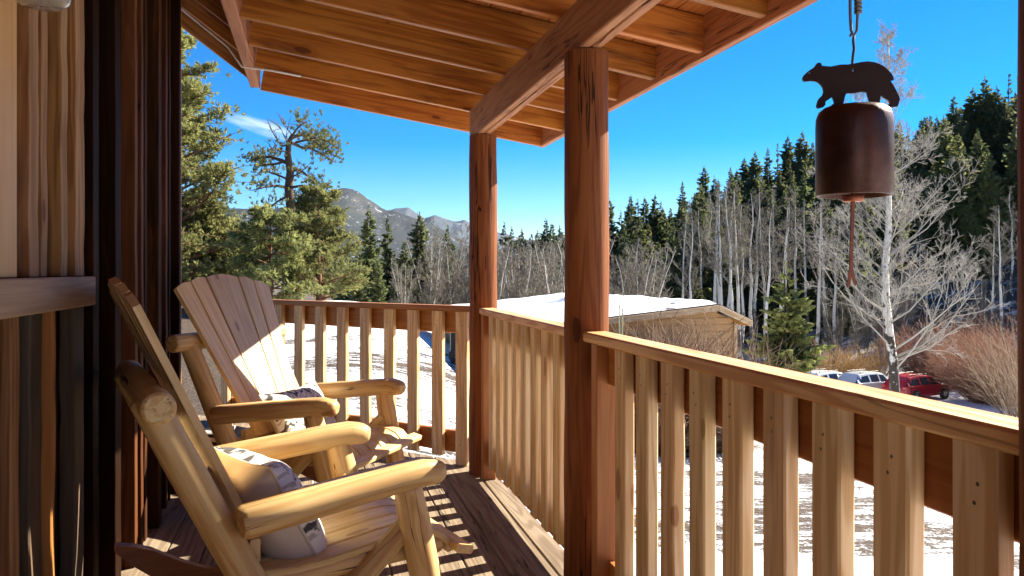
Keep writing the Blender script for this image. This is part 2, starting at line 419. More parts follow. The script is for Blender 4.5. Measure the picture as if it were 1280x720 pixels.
M['shrubd'] = flat('red brown shrub twigs', (.21, .135, .09), .8, 0, .2, .8, .35)
def pillowmats():
    m, nt, b = newmat('pillow back linen'); q = NT(nt)
    g = q.n('ShaderNodeAttribute', attribute_name='grain').outputs['Vector']
    w = q.noise(q.vmath('MULTIPLY', g, (1, 1, 1)), 260., 2., .5)
    nt.links.new(q.mix(w, (.58, .50, .41), (.68, .60, .51)), b.inputs['Base Color']); b.inputs['Roughness'].default_value = .9
    nt.links.new(q.bump(w, .2, .002), b.inputs['Normal']); b.inputs['Specular IOR Level'].default_value = .1
    M['linen'] = m
    m, nt, b = newmat('pillow woven pattern'); q = NT(nt)
    g = q.n('ShaderNodeAttribute', attribute_name='grain').outputs['Vector']
    sp = q.n('ShaderNodeSeparateXYZ'); nt.links.new(g, sp.inputs[0])
    u, v = sp.outputs[0], sp.outputs[1]
    uj = q.math('ADD', u, q.math('MULTIPLY', q.noise(q.vmath('MULTIPLY', g, (3, 40, 1)), 1., 2., .6), .03))
    vj = q.math('ADD', v, q.math('MULTIPLY', q.noise(q.vmath('MULTIPLY', g, (40, 3, 1)), 1., 2., .6), .04))
    tri = q.math('PINGPONG', q.math('MULTIPLY', uj, 15.), .5)
    a = q.math('FRACT', q.math('ADD', q.math('MULTIPLY', vj, 12.), q.math('MULTIPLY', tri, .9)))
    bandb = q.ramp(a, .60, .66)
    gb = q.math('FRACT', q.math('ADD', q.math('MULTIPLY', vj, 24.), q.math('MULTIPLY', tri, 1.8)))
    col = q.mix(q.ramp(gb, .62, .70, 0., .75), (.80, .78, .74), (.36, .33, .29))
    big = q.noise(q.vmath('MULTIPLY', g, (16, 20, 1)), 1.2, 2., .5)
    col = q.mix(q.math('MULTIPLY', bandb, q.ramp(big, .46, .54)), col, (.035, .032, .032))
    # plain lower field
    col = q.mix(q.ramp(v, -.10, -.085, 1., 0.), col, (.80, .78, .74))
    wv = q.noise(g, 300., 2., .5)
    col = q.mix(q.math('MULTIPLY', wv, .25), col, (.5, .48, .45))
    nt.links.new(col, b.inputs['Base Color']); b.inputs['Roughness'].default_value = .9; b.inputs['Specular IOR Level'].default_value = .1
    nt.links.new(q.bump(wv, .25, .002), b.inputs['Normal'])
    M['ikat'] = m
    m, nt, b = newmat('zebra striped fabric'); q = NT(nt)
    g = q.n('ShaderNodeAttribute', attribute_name='grain').outputs['Vector']
    sp = q.n('ShaderNodeSeparateXYZ'); nt.links.new(g, sp.inputs[0])
    w = q.math('FRACT', q.math('MULTIPLY', q.math('ADD', sp.outputs[1], q.math('MULTIPLY', sp.outputs[0], .12)), 22.))
    nt.links.new(q.mix(q.ramp(w, .45, .52), (.03, .03, .03), (.78, .76, .72)), b.inputs['Base Color']); b.inputs['Roughness'].default_value = .9
    M['zebra'] = m
pillowmats()
#SPLIT1
# ------------------------------------------------------------------ deck
BD = Vector((-.656, .755, 0)).normalized(); BN = Vector((.755, .656, 0)).normalized(); BP = Vector((.955, 5.0, 0))
def deck_end(x, off=.10):
    p = BP+BN*off
    return p.y+(p.x-x)*(.755/.656)
mb = MB()
edges = [(-.791+.1575*k, -.791+.1575*(k+1)-.007) for k in range(9)]+[(.6265, .776), (.783, .970), (.979, 1.085)]
def board(x0, x1, y0):
    ya, yb = deck_end(x0), deck_end(x1); z1 = 0.0; z0 = -.038
    o = (random.uniform(0, 50), random.uniform(0, 9), random.uniform(0, 9)); c = .003
    xs = [(x0, z0), (x0, z1-c), (x0+c, z1), (x1-c, z1), (x1, z1-c), (x1, z0)]
    vs = []; gs = []
    for end in (0, 1):
        for (x, z) in xs:
            y = y0 if end == 0 else deck_end(x)
            vs.append((x, y, z)); gs.append((o[0]+y, o[1]+x-x0, o[2]+z))
    fs = [(i, i+6, (i+1) % 6+6, (i+1) % 6) for i in range(6)]+[tuple(range(6)), tuple(reversed(range(6, 12)))]
    mb.add(vs, fs, gs)
for (a, b_) in edges: board(a, b_, -1.6)
x = -.791
while x > -2.6:
    board(x-.1575, x-.007, 4.95); x -= .1575
deck = tag(mb.build('deck', M['deckw'], loc=(0, 2, 0)), 'weathered plank porch deck', None, None, 'structure')
mb = MB()
mb.bar((1.06, -1.6, -.16), (1.06, deck_end(1.06, .06), -.16), .04, .23)
a = BP+BN*.08; mb.bar((a.x+.06, a.y-.05, -.16), (a.x-.656*4.6, a.y+.755*4.6, -.16), .04, .23)
mb.build('rim_joist', M['dkwall'], loc=(1.06, 2, -.16))
bpy.data.objects['rim_joist']['kind'] = 'structure'

# ------------------------------------------------------------------ posts
def post(X, Y, label, r=.086):
    t = thing('porch_post', label, 'post', (X, Y, 0), 'round log posts along the porch')
    m = MB(); m.log([(X, Y, 0), (X, Y, 2.078)], [r*1.02, r*.98], 28, 14, .06)
    m.build('log_shaft', M['post'], t)
    m = MB()
    cr = [Vector((X+r*math.sin(.35)*1.0, Y-r*math.cos(.35), .1+i*.2)) for i in range(10)]
    return t
post(1.01, 4.83, 'round red stained log post at the far corner where the two railings meet')
post(1.01, 2.90, 'round red stained log post in the middle of the long railing')
post(.998, .852, 'red stained log post cut by the right edge of the picture', .076)

# ------------------------------------------------------------------ railings
def baluster_part(t, p, along, inner, z0, z1, wob=.0, w=.089, mat='balus'):
    """p: inner-face start corner on plan; along: plan direction of the width; inner: plan direction to the outside"""
    m = MB()
    c = p+along*(w/2)+inner*.019
    m.bar((c.x, c.y, z0), (c.x, c.y, z1), w*random.uniform(.96, 1.04), .038, inner, .005, 10 if wob else 1, wob)
    for zs in (.925, .895, .165, .13):
        if zs < z0+.02: continue
        k = c-inner*.0197+along*random.uniform(-.012, .012)+Vector((0, 0, zs))
        m.add([k+along*(.0036*math.cos(a_))+Vector((0, 0, .0036*math.sin(a_))) for a_ in [i*math.pi/4 for i in range(8)]], [tuple(range(8))], None, 1)
    return m.build('baluster', [M[mat], M['steel']], t)
def straight_rail(label, Y0, Y1, far_edges, blockY):
    t = thing('porch_railing', label, 'railing', (1.015, (Y0+Y1)/2, 0), 'wooden porch railings')
    m = MB(); m.bar((1.015, Y0, 1.004), (1.015, Y1, 1.004), .092, .037, (0, 0, 1), .006); m.build('cap_rail', M['cap'], t)
    m = MB(); m.bar((1.037, Y0, .913), (1.037, Y1, .913), .036, .142, (0, 0, 1), .004); m.build('upper_rail', M['rail'], t)
    m = MB(); m.bar((1.037, Y0, .142), (1.037, Y1, .142), .036, .136, (0, 0, 1), .004); m.build('bottom_rail', M['rail'], t)
    for i, y in enumerate(far_edges):
        baluster_part(t, Vector((.979, y, 0)), Vector((0, -1, 0)), Vector((1, 0, 0)), (.11 if Y0 > 2 else .115)+random.uniform(-.012, .012), .984, .007 if i == 6 else .0008)
    m = MB(); m.bar((1.014, blockY, 0.002), (1.014, blockY, .984), .08, .055, (0, 1, 0), .004); m.build('end_block', M['rail'], t)
    return t
straight_rail('nearest bay of the long railing with wide pale balusters', .918, 2.822, [1.066+.183*k for k in range(9)], 2.72)
straight_rail('farther bay of the long railing, between the middle post and the corner post', 2.978, 4.75, [4.53-.183*k for k in range(9)], 4.69)
t = thing('porch_railing', 'back railing behind the farther chair, running out at an angle', 'railing', tuple(BP+BD*1.0), 'wooden porch railings')
LB = 2.75
def bp(s, n, z): q = BP+BD*s+BN*n; return (q.x, q.y, z)
m = MB(); m.bar(bp(-.02, .04, 1.004), bp(LB, .04, 1.004), .092, .037, (0, 0, 1), .006); m.build('cap_rail', M['rail'], t)
m = MB(); m.bar(bp(-.02, .063, .913), bp(LB, .063, .913), .036, .142); m.build('upper_rail', M['rail'], t)
m = MB(); m.bar(bp(-.02, .063, .135), bp(LB, .063, .135), .036, .142); m.build('bottom_rail', M['rail'], t)
def s_of_px(px):
    lo, hi = -.5, 3.
    for _ in range(50):
        s_ = (lo+hi)/2; q = BP+BD*s_; xc, zc = w2cam(q.x, q.y)
        if 640+F*xc/zc > px: lo = s_
        else: hi = s_
    return lo
ss = [s_of_px(p) for p in (569, 539, 508, 479, 449, 420.5, 393, 367)]
st = (ss[-1]-ss[1])/6
while ss[-1]+st < LB: ss.append(ss[-1]+st)
for i, s_ in enumerate(ss):
    q = BP+BD*s_
    baluster_part(t, q-BD*(.0), -BD, BN, .045 if i else .002, .984, .003, .092)

# ------------------------------------------------------------------ roof
def zr(X): return 2.48-.157*(X+.35) if X > -.35 else 2.48+.76*(-.35-X)
t = thing('porch_beam', 'pale doubled timber beam resting on the log posts', 'beam', (1.0, 2.2, 2.08))
for X0 in (.960, 1.003):
    m = MB(); m.bar((X0+.02, -.8, 2.176), (X0+.02, 5.01, 2.176), .04, .188, (0, 0, 1), .005); m.build('plank', M['beam'], t)
t = thing('porch_roof', 'low sloped porch roof with exposed orange rafters', 'roof', (.6, 2.0, 2.2))
RH = .150
m = MB(); m.bar((-.383, -1.6, 2.57), (-.383, 5.598, 2.57), .064, .20, (0, 0, 1), .005); m.build('ledger', M['beam'], t)
Ys = [5.07-.49*k for k in range(14)]
n_ = Vector((.157, 0, 1)).normalized()
for Y in Ys:
    m = MB(); o = n_*(RH/2)
    m.bar(Vector((-.349, Y, zr(-.349)))+o, Vector((1.595, Y, zr(1.595)))+o, .04, RH, (0, 0, 1), .004); m.build('rafter', M['rafter'], t)
n2_ = Vector((-.76, 0, 1)).normalized()*-1; n2_ = Vector((.76, 0, 1)).normalized()
for Y in Ys:
    m = MB(); o = n2_*(RH/2)
    m.bar(Vector((-1.6, Y, zr(-1.6)))+o, Vector((-.418, Y, zr(-.418)+.02))+o, .04, RH, (0, 0, 1), .004); m.build('main_rafter', M['rafter'], t)
m = MB(); m.bar((1.617, -1.6, 2.243), (1.617, 5.64, 2.243), .038, .185); m.build('fascia', M['beam'], t)
m = MB(); o = n_*(.075+.0)
m.bar(Vector((-.349, 5.60, zr(-.349)-.015))+o, Vector((1.595, 5.60, zr(1.595)-.015))+o, .038, .165, (0, 0, 1), .004); m.build('barge_board', M['rafter'], t)
m = MB(); o = n2_*.075
m.bar(Vector((-1.6, 5.60, zr(-1.6)-.015))+o, Vector((-.418, 5.60, zr(-.418)))+o, .038, .165, (0, 0, 1), .004); m.build('barge_board', M['rafter'], t)
# roof boards: planks running along the eave
m = MB()
X = -.36; k = 0
while X < 1.63:
    a = Vector((X+.07, 0, zr(X+.07)))+n_*(RH+.014)
    m.bar((a.x, -1.6, a.z), (a.x, 5.62, a.z), .138, .02, n_, .003); X += .1395
m.build('roof_boards', M['sheath'], t)
m = MB(); X = -.43
while X > -1.7:
    a = Vector((X-.07, 0, zr(X-.07)))+n2_*(RH+.014)
    m.bar((a.x, -1.6, a.z), (a.x, 5.62, a.z), .138, .02, n2_, .003); X -= .112
m.build('main_roof_boards', M['sheath'], t)
m = MB()
a = Vector((-.42, 0, zr(-.349)+.02))+n_*(RH+.05); b2 = Vector((1.66, 0, zr(1.66)))+n_*(RH+.05)
m.bar(((a.x+b2.x)/2, -1.62, (a.z+b2.z)/2), ((a.x+b2.x)/2, 5.66, (a.z+b2.z)/2), (b2-a).length, .04, n_, .01); m.build('shingles', M['shingle'], t)
m = MB()
a = Vector((-.40, 0, zr(-.36)+.02))+n2_*(RH+.05); b2 = Vector((-2.4, 0, zr(-2.4)))+n2_*(RH+.05)
m.bar(((a.x+b2.x)/2, -1.62, (a.z+b2.z)/2), ((a.x+b2.x)/2, 5.66, (a.z+b2.z)/2), (b2-a).length, .04, n2_, .01); m.build('main_shingles', M['shingle'], t)

# white cable stapled under the rafters
yy = Ys[0]-.03
pts = [Vector((-1.0, yy, zr(-1.0)+.01)), Vector((-.75, yy, zr(-.75)-.004)), Vector((-.60, yy+.01, zr(-.6)-.006)), Vector((-.5, yy, zr(-.5)-.012)), Vector((-.42, yy, 2.468)), Vector((-.34, yy, 2.462)), Vector((-.25, yy, zr(-.25)-.008)), Vector((-.08, yy, zr(-.08)-.006))]
m = MB(); m.tube(pts, [.006]*len(pts), 8, cap=True)
tag(m.build('cable', M['white'], loc=pts[3]), 'thin white cable stapled under the last rafter', 'cable')

# ------------------------------------------------------------------ cabin
t = thing('cabin', 'cabin with dark board and batten wall on the left of the porch', 'cabin', (-.785, 1.8, 0))
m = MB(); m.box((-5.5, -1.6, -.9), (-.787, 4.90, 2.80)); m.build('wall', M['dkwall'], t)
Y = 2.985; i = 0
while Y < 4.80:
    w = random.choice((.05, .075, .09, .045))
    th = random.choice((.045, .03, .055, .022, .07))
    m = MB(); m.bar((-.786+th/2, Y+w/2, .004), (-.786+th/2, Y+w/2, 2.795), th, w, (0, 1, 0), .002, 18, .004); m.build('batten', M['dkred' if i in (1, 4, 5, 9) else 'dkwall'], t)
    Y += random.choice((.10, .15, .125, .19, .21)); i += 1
for (x0, x1, y0, y1, mm) in ((-.786, -.735, 4.80, 4.86, 'dkwall'), (-.786, -.742, 4.868, 4.925, 'rail')):
    m = MB(); m.bar(((x0+x1)/2, (y0+y1)/2, .004), ((x0+x1)/2, (y0+y1)/2, 2.795), x1-x0, y1-y0, (0, 1, 0), .005); m.build('corner_board', M[mm], t)
for (y0, wd, th) in ((2.385, .072, .047), (2.519, .050, .036), (2.668, .060, .046), (2.815, .10, .046)):
    m = MB(); m.bar((-.786+th/2, y0+wd/2, 1.233), (-.786+th/2, y0+wd/2, 2.795), th, wd, (0, 1, 0),   .002, 18, .0045, mis={0: 1}); m.build('batten', [M['batt_gl'], M['batt_or']], t)
for k in range(6):
    y0 = 2.13-.145*k
    if k: m = MB(); m.bar((-.763, y0+.035, 1.233), (-.763, y0+.035, 2.795), .046, .075, (0, 1, 0), .004); m.build('batten', M['batt_or'], t)
m = MB(); m.bar((-.762, 2.215, 1.233), (-.762, 2.215, 2.795), .05, .15, (0, 1, 0), .006); m.build('smooth_board', M['panel'], t)
m = MB(); m.bar((-.750, 1.2, 1.182), (-.750, 2.945, 1.182), .072, .096, (0, 0, 1), .005); m.build('cross_board', M['ledge'], t)
m = MB(); kq = Vector((-.713, 2.02, 1.178))
m.lathe([(.0005, .0015), (.013, .0018), (.017, .003), (.019, .0012), (.0215, .0)], kq, 28, axis='x')
m.build('knot', M['batt_or'], t)
for (y0, wd, th, mm) in ((2.275, .060, .040, 'batt_or'), (2.44, .10, .030, 'batt_gr'), (2.555, .028, .052, 'rail'), (2.80, .115, .045, 'batt_gr'), (2.66, .06, .02, 'dkwall'), (2.14, .08, .03, 'dkwall'), (1.98, .08, .045, 'batt_gr'), (1.83, .08, .045, 'batt_or')):
    m = MB(); m.bar((-.786+th/2, y0+wd/2, .004), (-.786+th/2, y0+wd/2, 1.132), th, wd, (0, 1, 0), .004, 10, .006); m.build('batten', M[mm], t)
# wall lantern, only the bottom of its glass shows
lp = at(52, 8, 1.86); lp.z -= .015
t = thing('wall_lantern', 'round glass lantern at the top left, high on the cabin wall', 'lamp', (-.735, lp.y, lp.z+.12))
m = MB(); m.lathe([(.005, 0), (.045, .002), (.058, .012), (.061, .03), (.058, .11), (.05, .16), (.048, .16), (.056, .11), (.058, .03), (.055, .015), (.042, .006), (.005, .004)], (lp.x, lp.y, lp.z+.015), 32); m.build('glass_shade', M['glass'], t)
m = MB(); m.lathe([(.001, .24), (.03, .235), (.066, .18), (.066, .16), (.001, .16)], (lp.x, lp.y, lp.z+.015), 32)
m.tube([Vector((lp.x, lp.y, lp.z+.24)), Vector((lp.x-.03, lp.y, lp.z+.31)), Vector((-.74, lp.y, lp.z+.27))], [.008]*3, 8)
m.lathe([(.001, 0), (.05, 0), (.05, .02), (.001, .02)], (-.745, lp.y, lp.z+.27), 24, axis='x'); m.build('bracket', M['black'], t)

# ------------------------------------------------------------------ rocking chairs
def make_chair():
    t = thing('rocking_chair', 'x', 'rocking chair', (0, 0, 0), 'log rocking chairs on the porch')
    P = M['pine']
    for sd in (-1, 1):
        m = MB(); m.log([(-.13, sd*.335, .10), (-.33, sd*.335, .50), (-.525, sd*.335, .90)], [.052, .050, .047], 20, 5, .05, endr=.012); o = m.build('back_post', P, t)
        m = MB(); m.lathe([(.001, -.004), (.014, -.004), (.017, .0), (.014, .006), (.001, .008)][::1], (-.162, sd*.389, .165), 14, axis='y'); m.build('bolt', M['bolt'], o)
        # armrest: half log, flat on top, rounded nose
        m = MB()
        a = Vector((-.285, sd*.405, .530)); b_ = Vector((.375, sd*.352, .606)); d = (b_-a)
        pr = [(0, .050), (.02, .058), (.25, .059), (.5, .058), (.75, .057), (.88, .056), (.94, .052), (.975, .045), (.995, .034), (1., .022)]
        m.log([a+d*u+Vector((0, 0, -.020*max(0, u-.86)/.14)) for u, _ in pr], [r for _, r in pr], 24, 1, .05, .88, 0, top_flat=.74)
        m.build('armrest', P, t)
        m = MB(); m.log([(.245, sd*.362, .558), (.275, sd*.352, .43), (.345, sd*.335, .13)], [.045, .053, .050], 18, 4, .06, endr=.012); o = m.build('front_leg', P, t)
        m = MB(); m.lathe([(.001, -.004), (.013, -.004), (.016, .0), (.013, .006), (.001, .008)], (.327, sd*.389, .21), 14, axis='y'); m.build('bolt', M['bolt'], o)
        m = MB(); m.log([(.275, sd*.325, .43), (.0, sd*.300, .16)], [.036, .038], 16, 4, .06, endr=.01); m.build('brace', P, t)
        # side rail under the seat
        m = MB(); m.log([(-.24, sd*.275, .30), (.40, sd*.275, .325)], [.036, .036], 14, 4, .05, endr=.01); m.build('seat_rail', P, t)
        # rocker: curved plank on edge
        xs = [-.56+1.04*i/18 for i in range(19)]
        vs = []; gs = []
        for x in xs:
            zb = .60*(x-.10)**2; e = min(1, (x+.56)/.12+.25, (.48-x)/.12+.25)
            for (y, z) in ((-.021, zb+.09*(1-e)*.3), (.021, zb+.09*(1-e)*.3), (.021, zb+.03+.065*e), (-.021, zb+.03+.065*e)):
                vs.append((x, sd*.30+y, z)); gs.append((x+sd*5, y, z))
        fs = [(0, 1, 2, 3)[::-1], tuple(72+i for i in range(4))]
        for i in range(18):
            for j in range(4): fs.append((i*4+j, i*4+(j+1) % 4, i*4+4+(j+1) % 4, i*4+4+j))
        m = MB(); m.add(vs, [f_[::-1] for f_ in fs], gs); m.build('rocker', M['rocker'], t)
    m = MB(); m.log([(-.505, -.465, .882), (-.505, .465, .882)], [.046, .043], 24, 8, .04, endr=.012); m.build('crossbar', P, t)
    m = MB(); m.log([(-.245, -.30, .36), (-.245, .30, .36)], [.035, .035], 14, 4, .04); m.build('crossbar', P, t)
    # fan back
    top = [(-.328, .122, 1.150), (-.200, .120, 1.195), (-.0, .262, 1.222), (.200, .120, 1.195), (.328, .122, 1.150)]
    bot = [(-.170, .070), (-.100, .064), (0, .128), (.100, .064), (.170, .070)]
    up = Vector((.79, 0, .38)).normalized()
    for (yt, wt, zt), (yb, wb) in zip(top, bot):
        zb = .385; xb = -.195; xt = lambda z: -.195-.38*(z-.385)/.79
        vs = []; gs = []; off = random.uniform(0, 40); th = .022; NS = 4
        rows = 6
        for r_ in range(rows+1):
            f_ = r_/rows
            yc = yb*(1-f_)+yt*f_; w = wb*(1-f_)+wt*f_
            for c_ in range(NS+1):
                g = c_/NS-.5
                yy_ = yc+g*w*.96
                z = zb+(zt-zb)*f_
                if r_ == rows:
                    z = 1.222-.42*yy_**2-.010*abs(g)*2
                base = Vector((xt(z), yy_, z))
                for s2 in (0, 1):
                    vs.append(base+up*(th*s2)); gs.append((off+z*1.1, yy_-yc, s2*th))
        W = (NS+1)*2; fs = []
        for r_ in range(rows):
            for c_ in range(NS):
                i0 = r_*W+c_*2
                fs.append((i0+1, i0+3, i0+W+3, i0+W+1)); fs.append((i0, i0+W, i0+W+2, i0+2))
            i0 = r_*W; fs.append((i0, i0+1, i0+W+1, i0+W)); i1 = i0+NS*2; fs.append((i1, i1+W, i1+W+1, i1+1))
        for c_ in range(NS):
            i0 = c_*2; fs.append((i0, i0+2, i0+3, i0+1)); i1 = rows*W+c_*2; fs.append((i1, i1+1, i1+3, i1+2))
        m = MB(); m.add(vs, fs, gs); m.build('back_slat', M['pineslat'], t)
    # seat slats
    prof = [(-.20, .345), (-.10, .342), (.0, .350), (.10, .364), (.20, .380), (.29, .389), (.35, .384), (.395, .366), (.425, .335), (.435, .300)]
    for k in range(6):
        yc = -.265+.106*k; hw = .0475; vs = []; gs = []; off = random.uniform(0, 50); acc = 0; th = .022
        for i, (x, z) in enumerate(prof):
            x2, z2 = prof[min(i+1, len(prof)-1)]; x1, z1 = prof[max(i-1, 0)]
            tg = Vector((x2-x1, 0, z2-z1)).normalized(); nn = Vector((-tg.z, 0, tg.x))
            if i: acc += math.hypot(x-prof[i-1][0], z-prof[i-1][1])
            for (y, h_) in ((-hw, -th), (-hw, -.005), (-hw+.005, 0), (hw-.005, 0), (hw, -.005), (hw, -th)):
                vs.append(Vector((x, yc+y, z))+nn*h_); gs.append((off+acc, off*.1+y, h_))
        fs = []
        for i in range(len(prof)-1):
            for j in range(6): fs.append((i*6+j, i*6+(j+1) % 6, i*6+6+(j+1) % 6, i*6+6+j))
        n0 = (len(prof)-1)*6
        fs += [tuple(range(6))[::-1], tuple(n0+j for j in range(6))]
        m = MB(); m.add(vs, fs, gs); m.build('seat_slat', M['pineslat'], t)
    m = MB(); m.bar((.448, -.375, .318), (.448, .375, .318), .06, .03, (.25, 0, 1), .006); m.build('front_board', M['pineslat'], t)
    m = MB(); m.bar((-.215, -.28, .40), (-.215, .28, .40), .03, .07, (0, 0, 1)); m.build('lower_back_rail', M['pineslat'], t)
    return t
ch1 = make_chair(); ch2 = copy_tree(ch1)
ch1.location = (-.045, 2.87, 0); ch1.rotation_euler.z = R(16.2); ch1['label'] = 'nearest log rocking chair, seen edge on from its side'
ch2.location = (-.02, 4.42, 0); ch2.rotation_euler.z = R(-32.7); ch2['label'] = 'farther log rocking chair with its fanned slat back facing us'

# ------------------------------------------------------------------ pillows
def pillow(name, label, w, h, th, mats, parent_tf, group=None):
    N = 22; vs = []; gs = []; fs = []; mi = []
    t = thing(name, label, 'pillow', (0, 0, 0), group)
    m = MB()
    for side in (1, -1):
        vs = []; gs = []
        for j in range(N+1):
            for i in range(N+1):
                u = i/N*2-1; v = j/N*2-1
                e = max(0, (1-u**4)*(1-v**4))
                pin = 1-.07*(abs(u)**3*(1-v*v)+abs(v)**3*(1-u*u))*1.
                nz = .012*mnoise.noise(Vector((u*2.3, v*2.3, side*3.+w*9)))
                crn = 1+.05*(u*u*v*v)
                z = side*(th/2*e**.55+nz*e)
                vs.append((u*w/2*pin*crn if True else 0, v*h/2*(1-.06*abs(v)**3*(1-u*u))*crn, z)); gs.append((u*w/2, v*h/2, 0))
        fs = []
        for j in range(N):
            for i in range(N):
                a = j*(N+1)+i; q = (a, a+1, a+N+2, a+N+1)
                fs.append(q if side > 0 else q[::-1])
        m.add(vs, fs, gs, 0 if side > 0 else 1, True)
    o = m.build('cover', mats, t)
    m = MB(); loop = []
    for k in range(80):
        s_ = k/80*4; e = int(s_); f_ = (s_-e)*2-1
        u, v = ((f_, -1), (1, f_), (-f_, 1), (-1, -f_))[e]
        pin = 1-.07*(abs(u)**3*(1-v*v)); crn = 1+.05*(u*u*v*v)
        loop.append(Vector((u*w/2*pin*crn, v*h/2*(1-.06*abs(v)**3*(1-u*u))*crn, 0)))
    m.tube(loop+[loop[0], loop[1]], [.005]*82, 6); m.build('piping', mats[0] if len(mats) < 3 else mats[2], t)
    t.matrix_world = parent_tf
    return t
def chair_tf(ch, x, y, z, lean, yaw, roll=0.):
    return Matrix.Translation(ch.location) @ Matrix.Rotation(ch.rotation_euler.z, 4, 'Z') @ Matrix.Translation((x, y, z)) @ Matrix.Rotation(R(yaw), 4, 'Z') @ Matrix(((0, 0, 1, 0), (1, 0, 0, 0), (0, 1, 0, 0), (0, 0, 0, 1))) @ Matrix.Rotation(R(-lean), 4, 'X') @ Matrix.Rotation(R(roll), 4, 'Z')
pillow('throw_pillow', 'beige throw pillow with black and white woven front on the nearest chair', .41, .41, .20, [M['ikat'], M['linen'], M['linen']], chair_tf(ch1, -.135, -.08, .465, 28, 15, 0), 'patterned pillows on the chairs')
pillow('throw_pillow', 'low black and white patterned pillow on the farther chair', .50, .30, .14, [M['ikat'], M['linen'], M['linen']], chair_tf(ch2, -.08, .03, .47, 30, 0, 0), 'patterned pillows on the chairs')
zt = at(248, 548, 4.75)
pillow('striped_cushion', 'black and white zebra striped cushion behind the nearest chair', .34, .30, .12, [M['zebra'], M['zebra']], Matrix.Translation((zt.x+.02, zt.y, .165)) @ Matrix.Rotation(R(-12), 4, 'Z') @ Matrix.Rotation(R(72), 4, 'X'))

# ------------------------------------------------------------------ bear bell chime
ZB = 1.53
bc = at(1067.5, 190, ZB)
t = thing('bear_bell', 'rusty cylindrical bell topped by a cut out bear', 'wind bell', tuple(at(1067.5, 134, ZB)))
s_ = ZB/F
right = Vector((CT, -ST, 0)); fwd = Vector((ST, CT, 0))
def chp(px, py, d=0.): return at(px, py, ZB)+fwd*d
outl = [(47, 195), (50, 188), (58, 180), (66, 174), (76, 168), (80, 162), (84, 157), (89, 156), (93, 158), (95, 164), (105, 165), (118, 166), (132, 163), (142, 161), (160, 161), (178, 158), (192, 155), (210, 153), (226, 155), (240, 160), (253, 168), (263, 177), (270, 185), (274, 193), (275, 200), (270, 202), (266, 201), (272, 210), (280, 224), (288, 240), (290, 249), (287, 259), (284, 266), (266, 268), (262, 264), (266, 256), (262, 251), (252, 245), (244, 238), (242, 240), (240, 252), (241, 262), (238, 269), (218, 269), (213, 266), (216, 258), (212, 245), (208, 231), (195, 229), (180, 232), (166, 233), (156, 233), (152, 244), (149, 258), (148, 270), (118, 272), (114, 269), (120, 262), (127, 257), (124, 248), (121, 242), (117, 245), (110, 250), (104, 254), (104, 262), (98, 268), (86, 271), (82, 268), (83, 260), (86, 250), (90, 244), (97, 238), (100, 228), (98, 220), (93, 212), (86, 206), (78, 203), (66, 202), (54, 204), (48, 201)]
bm = bmesh.new()
ov = [bm.verts.new(chp(980+x/2, y/2)) for x, y in outl]
oe = [bm.edges.new((ov[i], ov[(i+1) % len(ov)])) for i in range(len(ov))]
for (hx, hy, hr) in ((64, 182, 2.0), (173, 175, 3.6)):
    hv = [bm.verts.new(chp(980+(hx+hr*math.cos(k*math.pi/5))/2, (hy+hr*math.sin(k*math.pi/5))/2)) for k in range(10)]
    oe += [bm.edges.new((hv[i], hv[(i+1) % 10])) for i in range(10)]
bmesh.ops.triangle_fill(bm, use_beauty=True, edges=oe)
ex = bmesh.ops.extrude_face_region(bm, geom=list(bm.faces))
for v in [g for g in ex['geom'] if isinstance(g, bmesh.types.BMVert)]: v.co += fwd*.005
bmesh.ops.recalc_face_normals(bm, faces=bm.faces)
bmesh.ops.translate(bm, verts=bm.verts, vec=-Vector(t.location))
me = bpy.data.meshes.new('bear_plate'); bm.to_mesh(me); bm.free(); me.materials.append(M['bear'])
o = bpy.data.objects.new('bear_plate', me); COL.objects.link(o); o.parent = t
bx = chp(1067.5, 245); R0 = 45.5*s_
H0 = 112*s_
m = MB(); m.lathe([(.0005, H0), (R0*.55, H0), (R0*.80, H0-.003), (R0*.92, H0-.010), (R0*.985, H0-.022), (R0, H0-.04), (R0, .003), (R0-.002, 0), (R0-.005, .0), (R0-.005, H0-.04), (R0*.6, H0-.008), (.0005, H0-.008)], bx, 56)
m.build('bell', M['rust'], t)
cx_ = chp(1066, 252)
m = MB(); m.lathe([(.0005, .0), (.0185, 0), (.020, .003), (.020, .009), (.0185, .012), (.0005, .012)], cx_, 28); m.tube([cx_+Vector((0, 0, .012)), cx_+Vector((0, 0, H0))], [.003, .003], 8); m.build('clapper', M['copper'], t)
m = MB()
for dx, pts in ((-1, [(1065.5, 252), (1064, 290), (1063, 330), (1061, 345), (1059, 359)]), (1, [(1066.5, 252), (1065.5, 290), (1064.5, 330), (1067, 345), (1071, 356)])):
    P3 = [chp(x, y, .004*dx) for x, y in pts]
    vs = []; 
    for i, p in enumerate(P3):
        for (a_, b2) in ((-.003, -.0012), (.003, -.0012), (.003, .0012), (-.003, .0012)): vs.append(p+right*a_+fwd*b2)
    fs = [(3, 2, 1, 0), (16, 17, 18, 19)]
    for i in range(4):
        for j in range(4): fs.append((i*4+j, i*4+(j+1) % 4, i*4+4+(j+1) % 4, i*4+4+j))
    m.add(vs, fs)
m.build('strap', M['leather'], t)
m = MB(); hk = [(1066.5, 88), (1066, 80), (1067, 70), (1068.5, 60), (1067.5, 52), (1068, 44), (1065.5, 40), (1063.5, 45)]
m.tube([chp(x, y, .003) for x, y in hk], [.0026]*8, 8, cap=True); m.build('hook', M['steel'], t)
m = MB(); lp_ = [(1062.5, -3), (1062.8, 20), (1064, 38), (1067, 45), (1071, 38), (1072, 18), (1071.5, -3)]
m.tube([chp(x, y) for x, y in lp_], [.0028]*7, 8)
